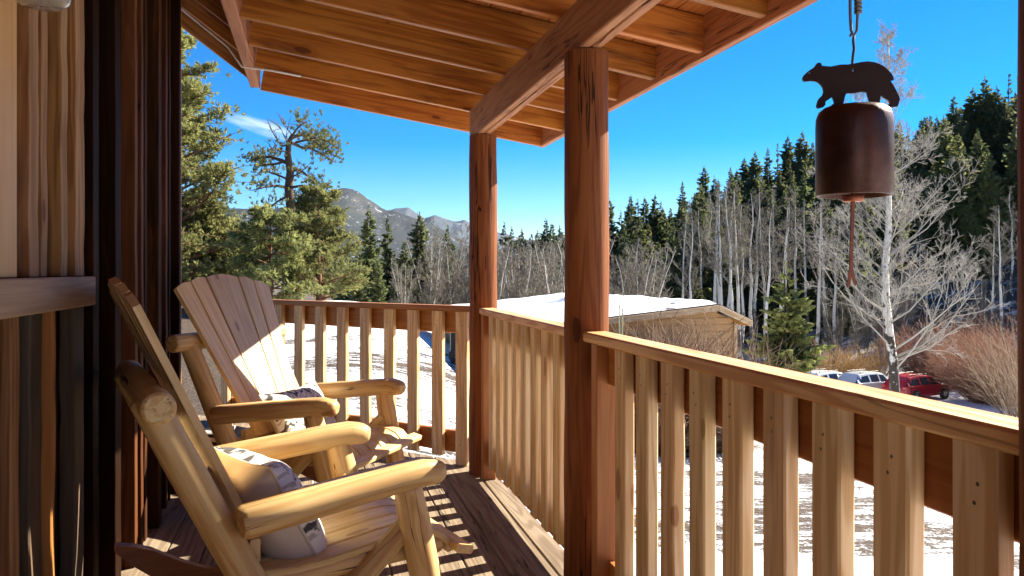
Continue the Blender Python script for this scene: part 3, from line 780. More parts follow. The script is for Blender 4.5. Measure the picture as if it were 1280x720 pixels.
for k in range(4): m.tube([chp(1068.5, 17-5*k, -.006), chp(1075.5, 15-5*k, 0), chp(1070, 13-5*k, .006)], [.004]*3, 8, cap=True)
m.tube([chp(1067, -3), Vector((1.0, bc.y, 2.09))], [.0035, .0035], 8); m.build('cord', M['rope'], t)
#SPLIT2
# ------------------------------------------------------------------ terrain
def sstep(a, b, x):
    t = max(0., min(1., (x-a)/(b-a))); return t*t*(3-2*t)
def ground(x, y):
    xc, zc = w2cam(x, y)
    r = math.hypot(xc, zc)
    ang = math.atan2(xc, max(zc, .0) if zc > 0 else zc)
    tt = math.tan(max(-1.2, min(1.2, ang))) if zc > 0 else (3. if xc > 0 else -3.)
    w = sstep(-.22, .22, tt)
    zr_ = -.95-.126*max(0., min(r, 52)-4)
    zl_ = -.95+.040*max(0., min(r, 30)-4)-.12*max(0., min(r, 90)-34)
    z = zl_*(1-w)+zr_*w
    start = 70
    hill = .34*max(0., r-start)*sstep(.0, .55, tt)+.05*max(0, r-start)*sstep(-.1, .1, tt)
    hill = 60*(1-math.exp(-hill/60)) if r < 2000 else 60*(1-math.exp(-hill/60))
    z += hill
    z += .10*mnoise.noise(Vector((x*.25, y*.25, 0)))*min(1, r/6)+.5*mnoise.noise(Vector((x*.05, y*.05, 3)))*sstep(50, 90, r)
    return z
vs = []; fs = []; NA = 220; NR = 110
rad = [0.0]+[.6*(9000/.6)**(i/(NR-1)) for i in range(NR)]
for i, r in enumerate(rad):
    for j in range(NA):
        # denser in front of the lens
        u = j/NA*2-1
        an = math.pi*(u*.35+.65*u**3)
        p = cam2w(r*math.sin(an), r*math.cos(an))
        vs.append((p.x, p.y, ground(p.x, p.y)))
for i in range(len(rad)-1):
    for j in range(NA):
        fs.append((i*NA+j, i*NA+(j+1) % NA, (i+1)*NA+(j+1) % NA, (i+1)*NA+j))
m = MB(); m.add(vs, fs, None, 0, True); g = m.build('ground', M['ground'], loc=(0, 0, 0)); g['kind'] = 'structure'
ba = g.data.attributes.new('bare', 'FLOAT', 'POINT')
bv = []
for (x, y, z) in vs:
    xc, zc = w2cam(x, y); r = math.hypot(xc, zc)
    b_ = -.06*sstep(14, 26, r)-.25*sstep(26, 40, r)*(1-sstep(60, 75, r))
    if r > 60: b_ += .34*sstep(62, 80, r)  # forest floor, raised further so its dark colour stands in for tree shade
    if zc > 0 and xc/zc < -.33 and r > 10: b_ += .5
    if zc > 0 and xc/zc > -.1 and r < 16: b_ += .11
    elif zc > 0 and r < 22: b_ += .09
    bv.append(b_)
ba.data.foreach_set('value', bv)

def ridge(name, pts, zc0, depth, mat, label, rough, seed):
    """pts: skyline (px, py) at distance zc0; a real ridge that falls towards us and away"""
    vs = []; fs = []; nx, ny = 150, 46
    def sky(px):
        for i in range(len(pts)-1):
            if pts[i][0] <= px <= pts[i+1][0]:
                t = (px-pts[i][0])/(pts[i+1][0]-pts[i][0]); return pts[i][1]*(1-t)+pts[i+1][1]*t
        return pts[0][1] if px < pts[0][0] else pts[-1][1]
    px0, px1 = pts[0][0], pts[-1][0]
    for j in range(ny+1):
        v = j/ny; dz = (v-.6)*depth
        for i in range(nx+1):
            px = px0+(px1-px0)*i/nx
            top = (HY-sky(px))/F*zc0+CAMH
            fall = 1-abs(v-.6)/.6 if v < .6 else 1-(v-.6)/.4*1.0
            fall = max(0, fall)**1.15
            xc = (px-640)/F*zc0; zc = zc0+dz
            nz = mnoise.fractal(Vector((xc/zc0*14+seed, v*3.2, 0)), .9, 2.1, 6)
            z = -30+(top+30)*fall+rough*nz*(1-abs(fall-.55))*fall
            p = cam2w(xc, zc, z); vs.append(tuple(p))
    for j in range(ny):
        for i in range(nx):
            a = j*(nx+1)+i; fs.append((a, a+1, a+nx+2, a+nx+1))
    m = MB(); m.add(vs, fs, None, 0, False); c = cam2w((px0+px1)/2000*zc0-.64*zc0, zc0, 0)
    o = m.build(name, mat, loc=c); o['kind'] = 'structure'; o['label'] = label
    return o
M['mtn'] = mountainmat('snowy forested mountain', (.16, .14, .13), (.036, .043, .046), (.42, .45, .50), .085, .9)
M['mtnfar'] = mountainmat('far haze blue mountain', (.19, .21, .24), (.07, .085, .10), (.5, .55, .6), .008, .5)  # blue of distant haze mixed into rock, tree and snow colours
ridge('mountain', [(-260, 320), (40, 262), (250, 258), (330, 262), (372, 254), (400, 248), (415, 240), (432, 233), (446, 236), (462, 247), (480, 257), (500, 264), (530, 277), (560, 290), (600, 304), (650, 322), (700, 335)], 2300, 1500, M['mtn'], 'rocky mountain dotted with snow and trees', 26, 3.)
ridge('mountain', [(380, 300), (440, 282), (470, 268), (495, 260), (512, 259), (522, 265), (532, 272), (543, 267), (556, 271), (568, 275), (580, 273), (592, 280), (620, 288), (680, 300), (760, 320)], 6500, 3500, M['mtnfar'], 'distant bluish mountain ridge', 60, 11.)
# ------------------------------------------------------------------ trees
def base_at(px, zc):
    p = cam2w((px-640)/F*zc, zc); return Vector((p.x, p.y, ground(p.x, p.y)))

def conifer_proto(name, seed, h, rad_, mat, dens=1., sparse=0., spike=1.0, label='', cat='tree', group=None, base=.06, fine=1.0):
    rs = random.Random(seed)
    t = thing(name, label, cat, (0, 0, 0), group)
    m = MB(); lean = rs.uniform(-.02, .02)
    m.tube([Vector((lean*h*u, 0, h*u)) for u in (0, .3, .7, 1)], [h*.014, h*.011, h*.006, h*.001], 6)
    m.build('trunk', M['bark'], t)
    m = MB(); z = h*base
    while z < h*.985:
        f_ = z/h
        env = rad_*(min(1, (1-f_)**.72*1.08))*(.82+.18*math.sin(f_*23+seed))
        if f_ < .2: env *= .72+.28*(f_/.2)
        nb = max(4, int((6+rs.random()*3)*dens*(.6+.5*(1-f_))))
        for k in range(nb):
            if rs.random() < sparse: continue
            an = rs.uniform(0, 6.283); L = env*rs.uniform(.55, 1.12)+.02*h*(1-f_)
            droop = rs.uniform(-.30, .02)-.15*(1-f_)+.5*max(0, f_-.75)
            c_, s2 = math.cos(an), math.sin(an)
            z0 = z+rs.uniform(-.5, .5)*h*.02
            nseg = max(2, int(L/(h*.02)*fine))
            for q in range(nseg):
                u = (q+.6)/nseg
                px, pz = L*u, z0+L*(droop*u+.28*u*u)
                wv = L*.36*(1.2-u)*rs.uniform(.6, 1.25)+h*.011
                ln = L/nseg*1.7
                for s3 in (-1, 1):
                    tw = rs.uniform(-.5, .5)
                    p0 = Vector((c_*px*.9, s2*px*.9, pz))
                    tip = Vector((c_*(px+ln*rs.uniform(.5, 1.)), s2*(px+ln*rs.uniform(.5, 1.)), pz+rs.uniform(-.25, .12)*ln))
                    side = Vector((-s2*s3*wv, c_*s3*wv, wv*rs.uniform(-1.1, .25)))
                    b_ = p0+side+Vector((c_*ln*.5, s2*ln*.5, 0))
                    d_ = p0+side*.4+Vector((0, 0, -abs(wv)*.9*rs.random()-h*.008))
                    m.add([p0, d_, b_, tip], [(0, 1, 2, 3)])
        z += h*(.020+.012*rs.random())/max(.6, dens)*spike
    # leader
    for k in range(5):
        a = rs.uniform(0, 6.28); zz = h*(.95+.01*k); m.add([Vector((0, 0, zz)), Vector((math.cos(a)*h*.012, math.sin(a)*h*.012, zz+h*.006)), Vector((0, 0, zz+h*.025))], [(0, 1, 2)])
    m.build('crown', mat, t)
    t['h'] = 1; 
    return t

def tuft(m, p, d, L, n, rs, w=.18):
    d = d.normalized(); a = d.orthogonal().normalized(); b = d.cross(a)
    for k in range(n):
        an = rs.uniform(0, 6.283); sp = rs.uniform(.15, 1.05)
        dr = (d+(a*math.cos(an)+b*math.sin(an))*sp).normalized(); l = L*rs.uniform(.7, 1.15)
        s_ = dr.orthogonal().normalized(); s_ = (s_*math.cos(an*2)+dr.cross(s_)*math.sin(an*2))*L*w*.5
        m.add([p+s_*.4, p-s_*.4, p+dr*l*.65-s_, p+dr*l, p+dr*l*.65+s_], [(0, 1, 2, 3, 4)])

def rand_dir(rs):
    while True:
        v = Vector((rs.uniform(-1, 1), rs.uniform(-1, 1), rs.uniform(-1, 1)))
        if .1 < v.length < 1: return v.normalized()

def pine_tree(loc, h, crown, seed, mat, label, nlimb=34, tl=.30, z0=.15, tn=9, group=None, tufts=26, trunk_r=None, lean=(0, 0), barkm='barkR', name='pine_tree'):
    """crown(f) -> limb reach at height fraction f"""
    rs = random.Random(seed)
    t = thing(name, label, 'tree', tuple(loc), group)
    loc = Vector(loc); tr = trunk_r or h*.02
    def axis(f_): return loc+Vector((lean[0]*f_, lean[1]*f_, h*f_))+Vector((mnoise.noise(Vector((f_*3, seed, 0))), mnoise.noise(Vector((f_*3, seed, 5))), 0))*h*.02
    mt = MB(); mt.tube([axis(i/10) for i in range(11)], [tr*(1-.085*i) for i in range(11)], 8)
    mf = MB()
    for k in range(nlimb):
        f_ = z0+(1-z0)*((k+rs.random())/nlimb); an = k*2.4+rs.uniform(-.5, .5)
        L = crown(f_)*rs.uniform(.6, 1.1)
        p = axis(f_); d = Vector((math.cos(an), math.sin(an), rs.uniform(-.05, .45)+.5*max(0, f_-.7)))
        pts = [p]; n = 6
        for i in range(n):
            d = (d+rand_dir(rs)*.28+Vector((0, 0, .05))).normalized(); pts.append(pts[-1]+d*L/n)
        mt.tube(pts, [tr*.34*(1-f_*.5)*(1-i/(n+1)) for i in range(n+1)], 4)
        for j in range(tufts):
            u = rs.uniform(.30, 1.)**.8; i = min(n-1, int(u*n)); q = pts[i].lerp(pts[i+1], u*n-i)
            spread = L*.26*(.35+.65*rs.random())
            e = q+Vector((rs.gauss(0, 1)*spread*.55, rs.gauss(0, 1)*spread*.55, rs.gauss(.25, .6)*spread*.42))
            if j % 3 == 0: mt.tube([q, (q+e)/2+rand_dir(rs)*.03, e], [tr*.06, tr*.05, tr*.035], 3)
            tuft(mf, e, (e-q)*1.2+Vector((0, 0, .5))*tl+rand_dir(rs)*tl*.5, tl*rs.uniform(.75, 1.2), tn, rs)
    for j in range(tufts):
        e = axis(1.)+Vector((rs.gauss(0, .3), rs.gauss(0, .3), rs.gauss(0, .2)))*tl*2.; tuft(mf, e, Vector((0, 0, 1)), tl, tn, rs)
    mt.build('trunk', M[barkm], t); mf.build('crown', M[mat], t)
    return t

def bare_branch(m, p, d, L, r, lv, rs, k, up, minr, jitter=.22):
    n = 4 if lv > 0 else 3
    pts = [p]; dd = d
    for i in range(n):
        dd = (dd+rand_dir(rs)*jitter+Vector((0, 0, up))).normalized(); pts.append(pts[-1]+dd*(L/n))
    rr = [max(minr*.75, r*(1-.75*i/n)) for i in range(n+1)]
    m.tube(pts, rr, 4 if r > .03 else 3)
    if lv <= 0: return
    for j in range(k[lv-1]):
        u = rs.uniform(.18, 1.); i = min(n-1, int(u*n)); q = pts[i].lerp(pts[i+1], u*n-i)
        dd2 = (pts[min(i+1, n)]-pts[i]).normalized()
        a = rand_dir(rs); a = (a-dd2*a.dot(dd2)).normalized()
        nd = (dd2*rs.uniform(.6, 1.)+a*rs.uniform(.5, 1.)).normalized()
        bare_branch(m, q, nd, L*rs.uniform(.32, .58)*(1.1-.4*u), max(minr, r*.45*(1-.5*u)), lv-1, rs, k, up, minr, jitter)

def aspen_proto(seed, h, r, nb, z0, reach, k, minr, lv=2, bark='aspen', twig='aspentwig', steep=.9, label='', group=None, name='aspen_tree', up=.10, stems=1):
    rs = random.Random(seed)
    t = thing(name, label, 'tree', (0, 0, 0), group)
    mt = MB(); mc = MB()
    for s_ in range(stems):
        b0 = Vector((0, 0, -.3)) if stems == 1 else Vector((rs.uniform(-.5, .5), rs.uniform(-.5, .5), -.3))
        ln = Vector((rs.uniform(-.04, .04), rs.uniform(-.04, .04), 0))*h if stems == 1 else Vector((rs.uniform(-.22, .22), rs.uniform(-.22, .22), 0))*h
        hh = h*rs.uniform(.8, 1) if stems > 1 else h
        ph = rs.uniform(0, 9)
        ax = [b0+ln*((i/12)**1.3)+Vector((mnoise.noise(Vector((i*.33, ph, 0))), mnoise.noise(Vector((i*.33, ph, 4))), 0))*h*.022+Vector((0, 0, hh*i/12)) for i in range(13)]
        mt.tube(ax, [max(minr*.8, r*(1-.92*(i/12)**1.1)) for i in range(13)], 7)
        for j in range(nb):
            f_ = z0+(1-z0)*(j+rs.random())/nb; i = min(11, int(f_*12)); p = ax[i].lerp(ax[i+1], f_*12-i)
            an = rs.uniform(0, 6.283); L = reach(f_)*rs.uniform(.6, 1.15)
            d = Vector((math.cos(an), math.sin(an), steep*rs.uniform(.6, 1.3))).normalized()
            bare_branch(mc, p, d, L, max(minr, r*(.42 if lv < 3 else .27)*(1-f_*.75)), lv, rs, k, up, minr)
    mt.build('trunk', M[bark], t); mc.build('branches', M[twig], t)
    return t

def place(proto, used, loc, scale, rz, label=None, group=None, sx=1.):
    o = proto if id(proto) not in used else copy_tree(proto)
    used.add(id(proto))
    o.location = loc; o.rotation_euler.z = rz; o.scale = (scale*sx, scale*sx, scale)
    if label: o['label'] = label
    if group: o['group'] = group
    return o
used = set(); rs = random.Random(11)
# --- conifers: prototypes 10 m high
SP = [conifer_proto('spruce_tree', 20+i, 10., (2.2, 1.75, 2.5, 2.0)[i], M['spruce'], (1.1, 1., 1.15, .9)[i], (.05, .1, .05, .15)[i]) for i in range(4)]
FIR = [conifer_proto('fir_tree', 40+i, 10., (3.0, 2.8)[i], M[('spruce', 'spruce_ol')[i]], 1.15, .12, base=.12) for i in range(2)]
SPK = [conifer_proto('spruce_tree', 60+i, 10., (.9, 1.1)[i], M['spruce'], .8, .3, 1.2, base=.25) for i in range(2)]
def put_con(proto, px, ytop, zc, label, group=None, minh=2.5):
    b_ = base_at(px, zc); ztop = CAMH-(ytop-HY)/F*zc
    h = max(minh, ztop-b_.z)
    place(proto, used, b_-Vector((0, 0, .2)), h/10, rs.uniform(0, 6.28), label, group)
HG = 'conifers on the wooded hillside'
HL = 'dark green conifer rising on the wooded hillside behind the aspens'
SPL = 'narrow dark conifer spire standing on the hillside skyline'
sky_tr = [(762, 246, 150, 0), (776, 262, 150, 1), (788, 243, 155, 2), (806, 244, 150, 0), (826, 250, 150, 1), (838, 258, 140, 2), (853, 226, 150, 3), (880, 205, 150, 0), (868, 240, 140, 2), (898, 222, 140, 1), (913, 208, 150, 3), (930, 195, 150, 4), (944, 188, 140, 4), (960, 182, 150, 1), (985, 168, 140, 4), (1003, 162, 135, 4), (1016, 176, 140, 2), (1034, 190, 130, 0), (1050, 170, 130, 4), (1075, 160, 130, 2), (1098, 160, 130, 4), (1125, 150, 130, 3), (1146, 160, 120, 0), (1160, 150, 120, 2), (1193, 118, 115, 2), (1180, 142, 112, 0), (1216, 108, 112, 4), (1231, 94, 112, 4), (1246, 106, 110, 4), (1262, 90, 112, 6), (1275, 74, 108, 7), (1256, 120, 105, 3), (1290, 100, 105, 2), (972, 178, 135, 6), (1310, 90, 110, 4), (1330, 80, 110, 2)]
for (px, y, zc, k) in sky_tr:
    pr = (SP+FIR+SPK)[k] if k < 6 else SPK[k-6]
    put_con(pr, px, y, zc, SPL if k >= 6 else HL, HG)
for i in range(170):
    px = rs.uniform(770, 1330) if i < 120 else rs.uniform(1330, 1800); zc = rs.uniform(82, 135)  # the later trees stand unseen right of frame, added for their shadows
    t_ = (px-640)/F
    sk = 250-(px-760)*.30+rs.uniform(10, 80)
    b_ = base_at(px, zc); yb = HY-(b_.z-CAMH)/zc*F
    h = rs.uniform(8, 14)
    if px < 1330 and yb-h/zc*F < 250-(px-760)*.28: h = max(3., (yb-(255-(px-760)*.28))*zc/F)
    place(rs.choice(SP+FIR+SP[:2]), used, b_-Vector((0, 0, .2)), h/10, rs.uniform(0, 6.28), HL, HG)
for i in range(80):  # unseen conifers outside the view, added to throw shade across the hillside snow
    xc = rs.uniform(48, 105); zc = rs.uniform(66, 118)
    if xc/zc < .64 or math.hypot(xc, zc) < 82: continue
    p_ = cam2w(xc, zc); place(rs.choice(SP+FIR), used, (p_.x, p_.y, ground(p_.x, p_.y)-.2), rs.uniform(1.1, 1.5), rs.uniform(0, 6.28), HL, HG)
for i in range(34):
    px = rs.uniform(775, 1080); zc = rs.uniform(72, 84); b_ = base_at(px, zc)
    h = min(rs.uniform(7, 13), CAMH-(250-(px-760)*.12-HY)/F*zc-b_.z); place(rs.choice(SP+FIR), used, b_-Vector((0, 0, .2)), h/10, rs.uniform(0, 6.28), 'dark conifer mixed among the white aspen trunks', 'conifers among the aspens')
for i in range(12):
    px = rs.uniform(425, 585); zc = rs.uniform(66, 80); put_con(rs.choice(SP), px, rs.uniform(302, 326), zc, 'small dark spruce in the band of conifers below the mountain', 'conifers below the mountain')
# small ones seen between the posts
for (px, y, zc) in ((630, 276, 120), (640, 281, 118), (652, 284, 120), (682, 272, 118), (690, 277, 112), (672, 286, 120), (664, 290, 120), (700, 280, 115), (712, 275, 116), (730, 268, 120), (745, 262, 120), (616, 290, 120), (604, 285, 124)):
    put_con(SP[rs.randrange(4)], px, y, zc, 'small dark conifer above the bare thicket between the two posts', 'conifers between the two posts')
for (px, y, zc, k, lb) in ((461, 254, 46, 0, 'tallest dark spruce just right of the bushy pine'), (484, 266, 50, 1, 'slim dark spruce, second from the bushy pine'), (524, 260, 50, 0, 'pointed dark spruce in front of the blue mountain ridge'), (505, 296, 48, 2, 'short dark spruce between two taller spruces'), (559, 278, 62, 1, 'thin spruce poking above the bare thicket near the corner post'), (472, 312, 40, 3, 'low dark spruce against the pine foliage'), (448, 300, 40, 3, 'dark spruce half hidden by the bushy pine')):
    put_con(SP[k], px, y, zc, lb, 'spruces left of the corner post')
# olive trees in the gap at right
for (px, y, zc) in ((1198, 165, 84), (1238, 190, 82), (1212, 245, 80), (1180, 262, 80), (1262, 205, 84), (1225, 280, 78)):
    put_con(FIR[1], px, y, zc, 'olive green fir at the foot of the hillside behind the white barked tree', 'olive firs at the foot of the hillside')
ys = conifer_proto('spruce_tree', 91, 10., 2.9, M['youngS'], 1.0, .15, 1.25, 'small bright green spruce between the shed and the parked cars', base=.03, fine=1.3)
b_ = base_at(984, 31); zt_ = CAMH-(334-HY)/F*31; hh = zt_-b_.z
ys.location = b_; ys.scale = (hh/10*1.3, hh/10*1.3, hh/10*1.03)
# --- pines at left
p_ = at(214, 380, 27); gz = ground(p_.x, p_.y)
pine_tree((p_.x, p_.y, gz), 10.6, lambda f_: 3.0*(1-f_)**.7+.35 if f_ > .25 else 2.9, 5, 'pineN', 'tall yellow green pine beside the cabin corner', 78, .19, .03, 10, tufts=100, trunk_r=.24)
p_ = at(338, 380, 25.5); gz = ground(p_.x, p_.y)
pine_tree((p_.x, p_.y, gz), 2.9, lambda f_: 1.75*math.sqrt(max(.02, 1-(f_*1.0-.15)**2))*.95, 9, 'pineN', 'bushy round pine with bright needles below the weathered snag', 44, .17, .05, 10, tufts=60, trunk_r=.10)
p_ = at(398, 378, 27.5); gz = ground(p_.x, p_.y)
pine_tree((p_.x, p_.y, gz), 3.9, lambda f_: 1.7*(1-f_)**.5+.15, 13, 'pineN', 'bushy pine sloping down to the right behind the back railing', 44, .17, .05, 10, tufts=56, trunk_r=.12)
p_ = at(405, 378, 31); gz = ground(p_.x, p_.y)
pine_tree((p_.x, p_.y, gz), 3.9, lambda f_: 1.5*(1-f_)**.5+.2, 14, 'pineD', 'darker pine standing behind the bushy pines', 36, .24, .1, 9, tufts=34, trunk_r=.13)
p_ = at(275, 378, 29); gz = ground(p_.x, p_.y)
pine_tree((p_.x, p_.y, gz), 2.7, lambda f_: 1.8*math.sqrt(max(.05, 1-f_)), 15, 'pineN', 'low spreading pine between the tall pine and the bushy pine', 30, .22, .05, 9, tufts=34, trunk_r=.1)
p_ = at(226, 380, 34); gz = ground(p_.x, p_.y)
pine_tree((p_.x, p_.y, gz), 9.4, lambda f_: 3.2*(1-f_)**.75+.3, 25, 'pineD', 'dark pine half hidden behind the tall yellow green pine', 60, .24, .05, 9, tufts=70, trunk_r=.22)
p_ = at(252, 380, 28.5); gz = ground(p_.x, p_.y)
pine_tree((p_.x, p_.y, gz), 3.9, lambda f_: 1.9*math.sqrt(max(.03, 1-f_)), 26, 'pineN', 'rounded bright pine at the foot of the tall pine', 44, .18, .04, 10, tufts=60, trunk_r=.12)
# weathered snag-like pine: trunk and limbs follow the photograph's tree at its own distance
ZS = 31.
t = thing('pine_tree', 'weathered flat topped pine with bare twisted limbs against the sky', 'tree', tuple(base_at(364, ZS)))
rs2 = random.Random(4)
def sp_(px, py, d=0.): return at(px, py, ZS+d)
mt = MB(); mf = MB()
tr_ = [(366, 385), (365, 320), (364, 262), (361, 235), (363, 215), (360, 195), (361, 178), (366, 168)]
mt.tube([sp_(*q) for q in tr_], [.24, .21, .19, .17, .15, .13, .10, .07], 9)
limbs = [([(363, 180), (352, 183), (345, 172), (338, 160), (334, 148)], .045, 0, 0), ([(362, 205), (350, 200), (338, 196), (325, 197), (314, 200)], .09, 1, 26), ([(362, 200), (345, 205), (330, 206), (318, 205)], .06, 1.2, 18), ([(364, 172), (378, 168), (390, 175), (402, 182), (416, 190)], .09, .8, 46), ([(364, 178), (376, 184), (390, 186), (404, 194), (420, 203)], .07, .9, 30), ([(365, 170), (372, 160), (378, 155), (384, 152)], .05, -.5, 14), ([(362, 214), (374, 212), (382, 218), (392, 224), (404, 233), (414, 240)], .07, .7, 12), ([(361, 235), (345, 232), (330, 234), (318, 237)], .07, -1., 14), ([(361, 235), (378, 232), (394, 236), (410, 242)], .06, -1.2, 20), ([(361, 190), (348, 188), (335, 186)], .04, -.8, 4), ([(361, 225), (346, 218), (332, 214), (322, 216)], .05, 1.4, 16), ([(362, 222), (372, 218), (385, 208)], .04, -1.2, 6), ([(363, 182), (356, 172), (350, 158)], .03, -.6, 0), ([(370, 178), (395, 172), (412, 178)], .05, -.9, 26), ([(365, 168), (358, 160), (352, 152)], .025, .3, 0), ([(361, 245), (350, 250), (338, 258), (330, 268)], .05, .6, 16), ([(362, 245), (376, 250), (392, 252)], .05, .9, 26)]
for pts, r, dep, nt_ in limbs:
    n = len(pts); P = [sp_(q[0], q[1], dep*1.6*i/(n-1)) for i, q in enumerate(pts)]
    mt.tube(P, [r*(1-.72*i/(n-1)) for i in range(n)], 6)
    for j in range(9):
        u = rs2.uniform(.25, 1); i = min(n-2, int(u*(n-1))); q = P[i].lerp(P[i+1], u*(n-1)-i)
        e = q+rand_dir(rs2)*.45+Vector((0, 0, .12)); mt.tube([q, (q+e)/2+rand_dir(rs2)*.06, e], [.018, .014, .008], 3)
    for j in range(int(nt_*.75)):
        u = rs2.uniform(.42, 1.05); i = min(n-2, int(u*(n-1))); q = P[i].lerp(P[i+1], min(1, u*(n-1)-i))
        for kk in range(4):
            e = q+Vector((rs2.gauss(0, .30), rs2.gauss(0, .4), rs2.gauss(.10, .15)))
            tuft(mf, e, Vector((0, 0, .7))+rand_dir(rs2)*.6, .17, 11, rs2)
mt.build('trunk', M['bark'], t); mf.build('crown', M['pineD'], t)
# --- aspens
AS = [aspen_proto(100+i, 12., .155, 20, .46, lambda f_: 2.5*(1-f_)**.6+.3, (5, 6), .013, steep=1.3) for i in range(4)]
TH_ = [aspen_proto(120+i, 6., .055, 16, .12, lambda f_: 1.7*(1-f_)**.7+.25, (5, 6), .010, steep=1.6, stems=5, up=.16, name='bare_thicket') for i in range(4)]
GA, GT = 'bare aspens at the foot of the hillside', 'pale bare thickets behind the railings'
LA, LT = 'tall bare white trunked aspen at the foot of the dark hillside', 'pale leafless thicket of thin stems on the valley floor'
def put_as(px, ytop, zc, pr, lb, gr):
    b_ = base_at(px, zc); h = max(2., CAMH-(ytop-HY)/F*zc-b_.z)
    H0_ = 12. if pr in AS else 6.
    place(pr, used, b_, h/H0_, rs.uniform(0, 6.28), lb, gr)
for (px, y) in ((848, 262), (862, 270), (877, 250), (884, 238), (893, 228), (905, 232), (912, 240), (918, 225), (927, 232), (936, 238), (945, 226), (952, 240), (967, 236), (975, 250), (985, 240), (996, 232), (1006, 246), (1018, 240), (1030, 250), (1043, 256), (1060, 262), (900, 248), (931, 252), (959, 258), (870, 242), (1150, 270), (1256, 250), (1268, 230), (1240, 285), (1280, 262)):
    put_as(px+rs.uniform(-3, 3), y+rs.uniform(-6, 6), rs.uniform(62, 78), rs.choice(AS), LA, GA)
for i in range(34):
    px = rs.uniform(488, 780); zc = rs.uniform(44, 74)
    y = 310-(px-600)*.07+rs.uniform(-20, 26)
    if px < 520: y += (520-px)*1.1
    put_as(px, y, zc, rs.choice(TH_), LT, GT)
for px, y, zc in ((556, 268, 52), (540, 290, 48), (575, 285, 50), (505, 322, 44), (640, 300, 55), (664, 296, 52), (690, 300, 50), (780, 300, 52), (800, 300, 55), (765, 295, 60)):
    put_as(px, y, zc, TH_[rs.randrange(4)], LT, GT)
for i in range(14):
    px = rs.uniform(1040, 1290); zc = rs.uniform(62, 74); put_as(px, 395+rs.uniform(-70, 0), zc, rs.choice(TH_), 'low bare thicket along the bottom of the shaded hillside', 'thickets below the shaded hillside')
# --- the big white tree
ct = aspen_proto(171, 15.,   .20, 66, .15, lambda f_: 4.0*(1-f_)**.62+.35 if f_ > .22 else 4.2, (5, 6, 6), .0072, 3, 'cotton', 'cottwig', .75, 'large bare white barked tree in front of the parked cars', name='cottonwood_tree', up=.13)
b_ = base_at(1115, 33); hh = CAMH-(30-HY)/F*33-b_.z
ct.location = b_; ct.scale = (hh/15, hh/15, hh/15); ct.rotation_euler.z = 1.2
# --- shrubs
def shrub(loc, w, h, n, mat, label, seed, group=None, spread=.55, name='willow_shrub', k=4, minr=.007):
    rs_ = random.Random(seed); t = thing(name, label, 'shrub', tuple(loc), group); m = MB()
    for i in range(n):
        a = rs_.uniform(0, 6.283); r = w*.5*math.sqrt(rs_.random())
        p = Vector(loc)+Vector((math.cos(a)*r*.45, math.sin(a)*r*.45, -.1)); o_ = r/(w*.5)
        d = Vector((math.cos(a)*spread*o_*1.5, math.sin(a)*spread*o_*1.5, 1)).normalized()
        L = h*rs_.uniform(.65, 1.08)*(1-.25*o_)
        bare_branch(m, p, d, L, minr*2.2, 1, rs_, (k,), .03, minr, .16)
    m.build('stems', M[mat], t); return t
shrub(base_at(1243, 50), 5.6, 5.0, 620, 'willow', 'big reddish willow shrub at the right beside the snowy road', 31, spread=.62, k=5, minr=.009)
shrub(base_at(1162, 60), 5.2, 4.8, 320, 'willow', 'reddish brush behind the red car', 32, spread=.6, k=5, minr=.010)
shrub(base_at(1205, 56), 4.6, 5.0, 300, 'willow', 'taller reddish brush between the red car and the big willow shrub', 37, spread=.5, k=5, minr=.010)
shrub(base_at(1282, 44), 4.0, 6.0, 120, 'shrub', 'pale leafless bush beside the last post at right', 33, spread=.45, k=5, minr=.009)
shrub(base_at(1040, 56), 4.0, 3.4, 220, 'willowy', 'yellowish brush left of the white barked tree', 34, k=4, minr=.010)
shrub(base_at(1085, 58), 4.5, 3.0, 220, 'willowy', 'golden brush behind the silver cars', 35, k=4, minr=.010)
shrub(base_at(868, 17.9), 2.6, 3.0, 480, 'shrubd', 'bare brown bush in front of the shed wall', 36, k=5, minr=.0075, spread=.75)
shrub(base_at(808, 16.9), 2.6, 2.55, 400, 'shrubd', 'lower bare bush under the shed eave', 38, k=5, minr=.0075, spread=.75)
m = MB(); rs3 = random.Random(5); t = thing('aspen_sapling', 'thin green aspen sapling in front of the shed roof', 'tree', tuple(base_at(778, 12)))
for px in (775, 779): m.tube([base_at(777, 12), at(px-1, 400, 12), at(px, 366+rs3.uniform(-4, 4), 12)], [.012, .009, .004], 6)
for k in range(12):
    q = at(777+rs3.uniform(-2, 2), rs3.uniform(372, 396), 12); m.tube([q, q+Vector((rs3.uniform(-.15, .15), 0, rs3.uniform(.08, .22)))], [.004, .002], 3)
m.build('stem', flat('greenish bark', (.26, .28, .17), .7), t)
# ------------------------------------------------------------------ shed
ZA = 20.
A = cam2w(5.18, 20, .33); rd = (cam2w(1.95, 27.9)-cam2w(5.18, 20)).normalized(); rd.z = 0; gp = cam2w(.93, .38).normalized()
if gp.dot(rd) != 0: gp = (gp-rd*gp.dot(rd)).normalized()
def sh(u, w, z): return Vector((A.x, A.y, 0))+rd*u+gp*w+Vector((0, 0, z))
wl, wr_ = -5.3, 1.0; zl, zrr = -.13, -.10; Ls = 8.6
gz = min(ground(*sh(u, w, 0)[:2]) for u in (0, Ls) for w in (wl, wr_))-.3
t = thing('shed', 'tan wooden shed with a low snow covered roof beyond the railing', 'shed', (sh(0, -2, 0).x, sh(0, -2, 0).y, gz+.3))
m = MB(); we, wf = wl+.35, wr_-.22
pr = [(we, gz), (wf, gz), (wf, zrr+.02), (0, .24), (we, zl-.06)]
vs = [sh(.35, w, z) for w, z in pr]+[sh(Ls-.3, w, z) for w, z in pr]
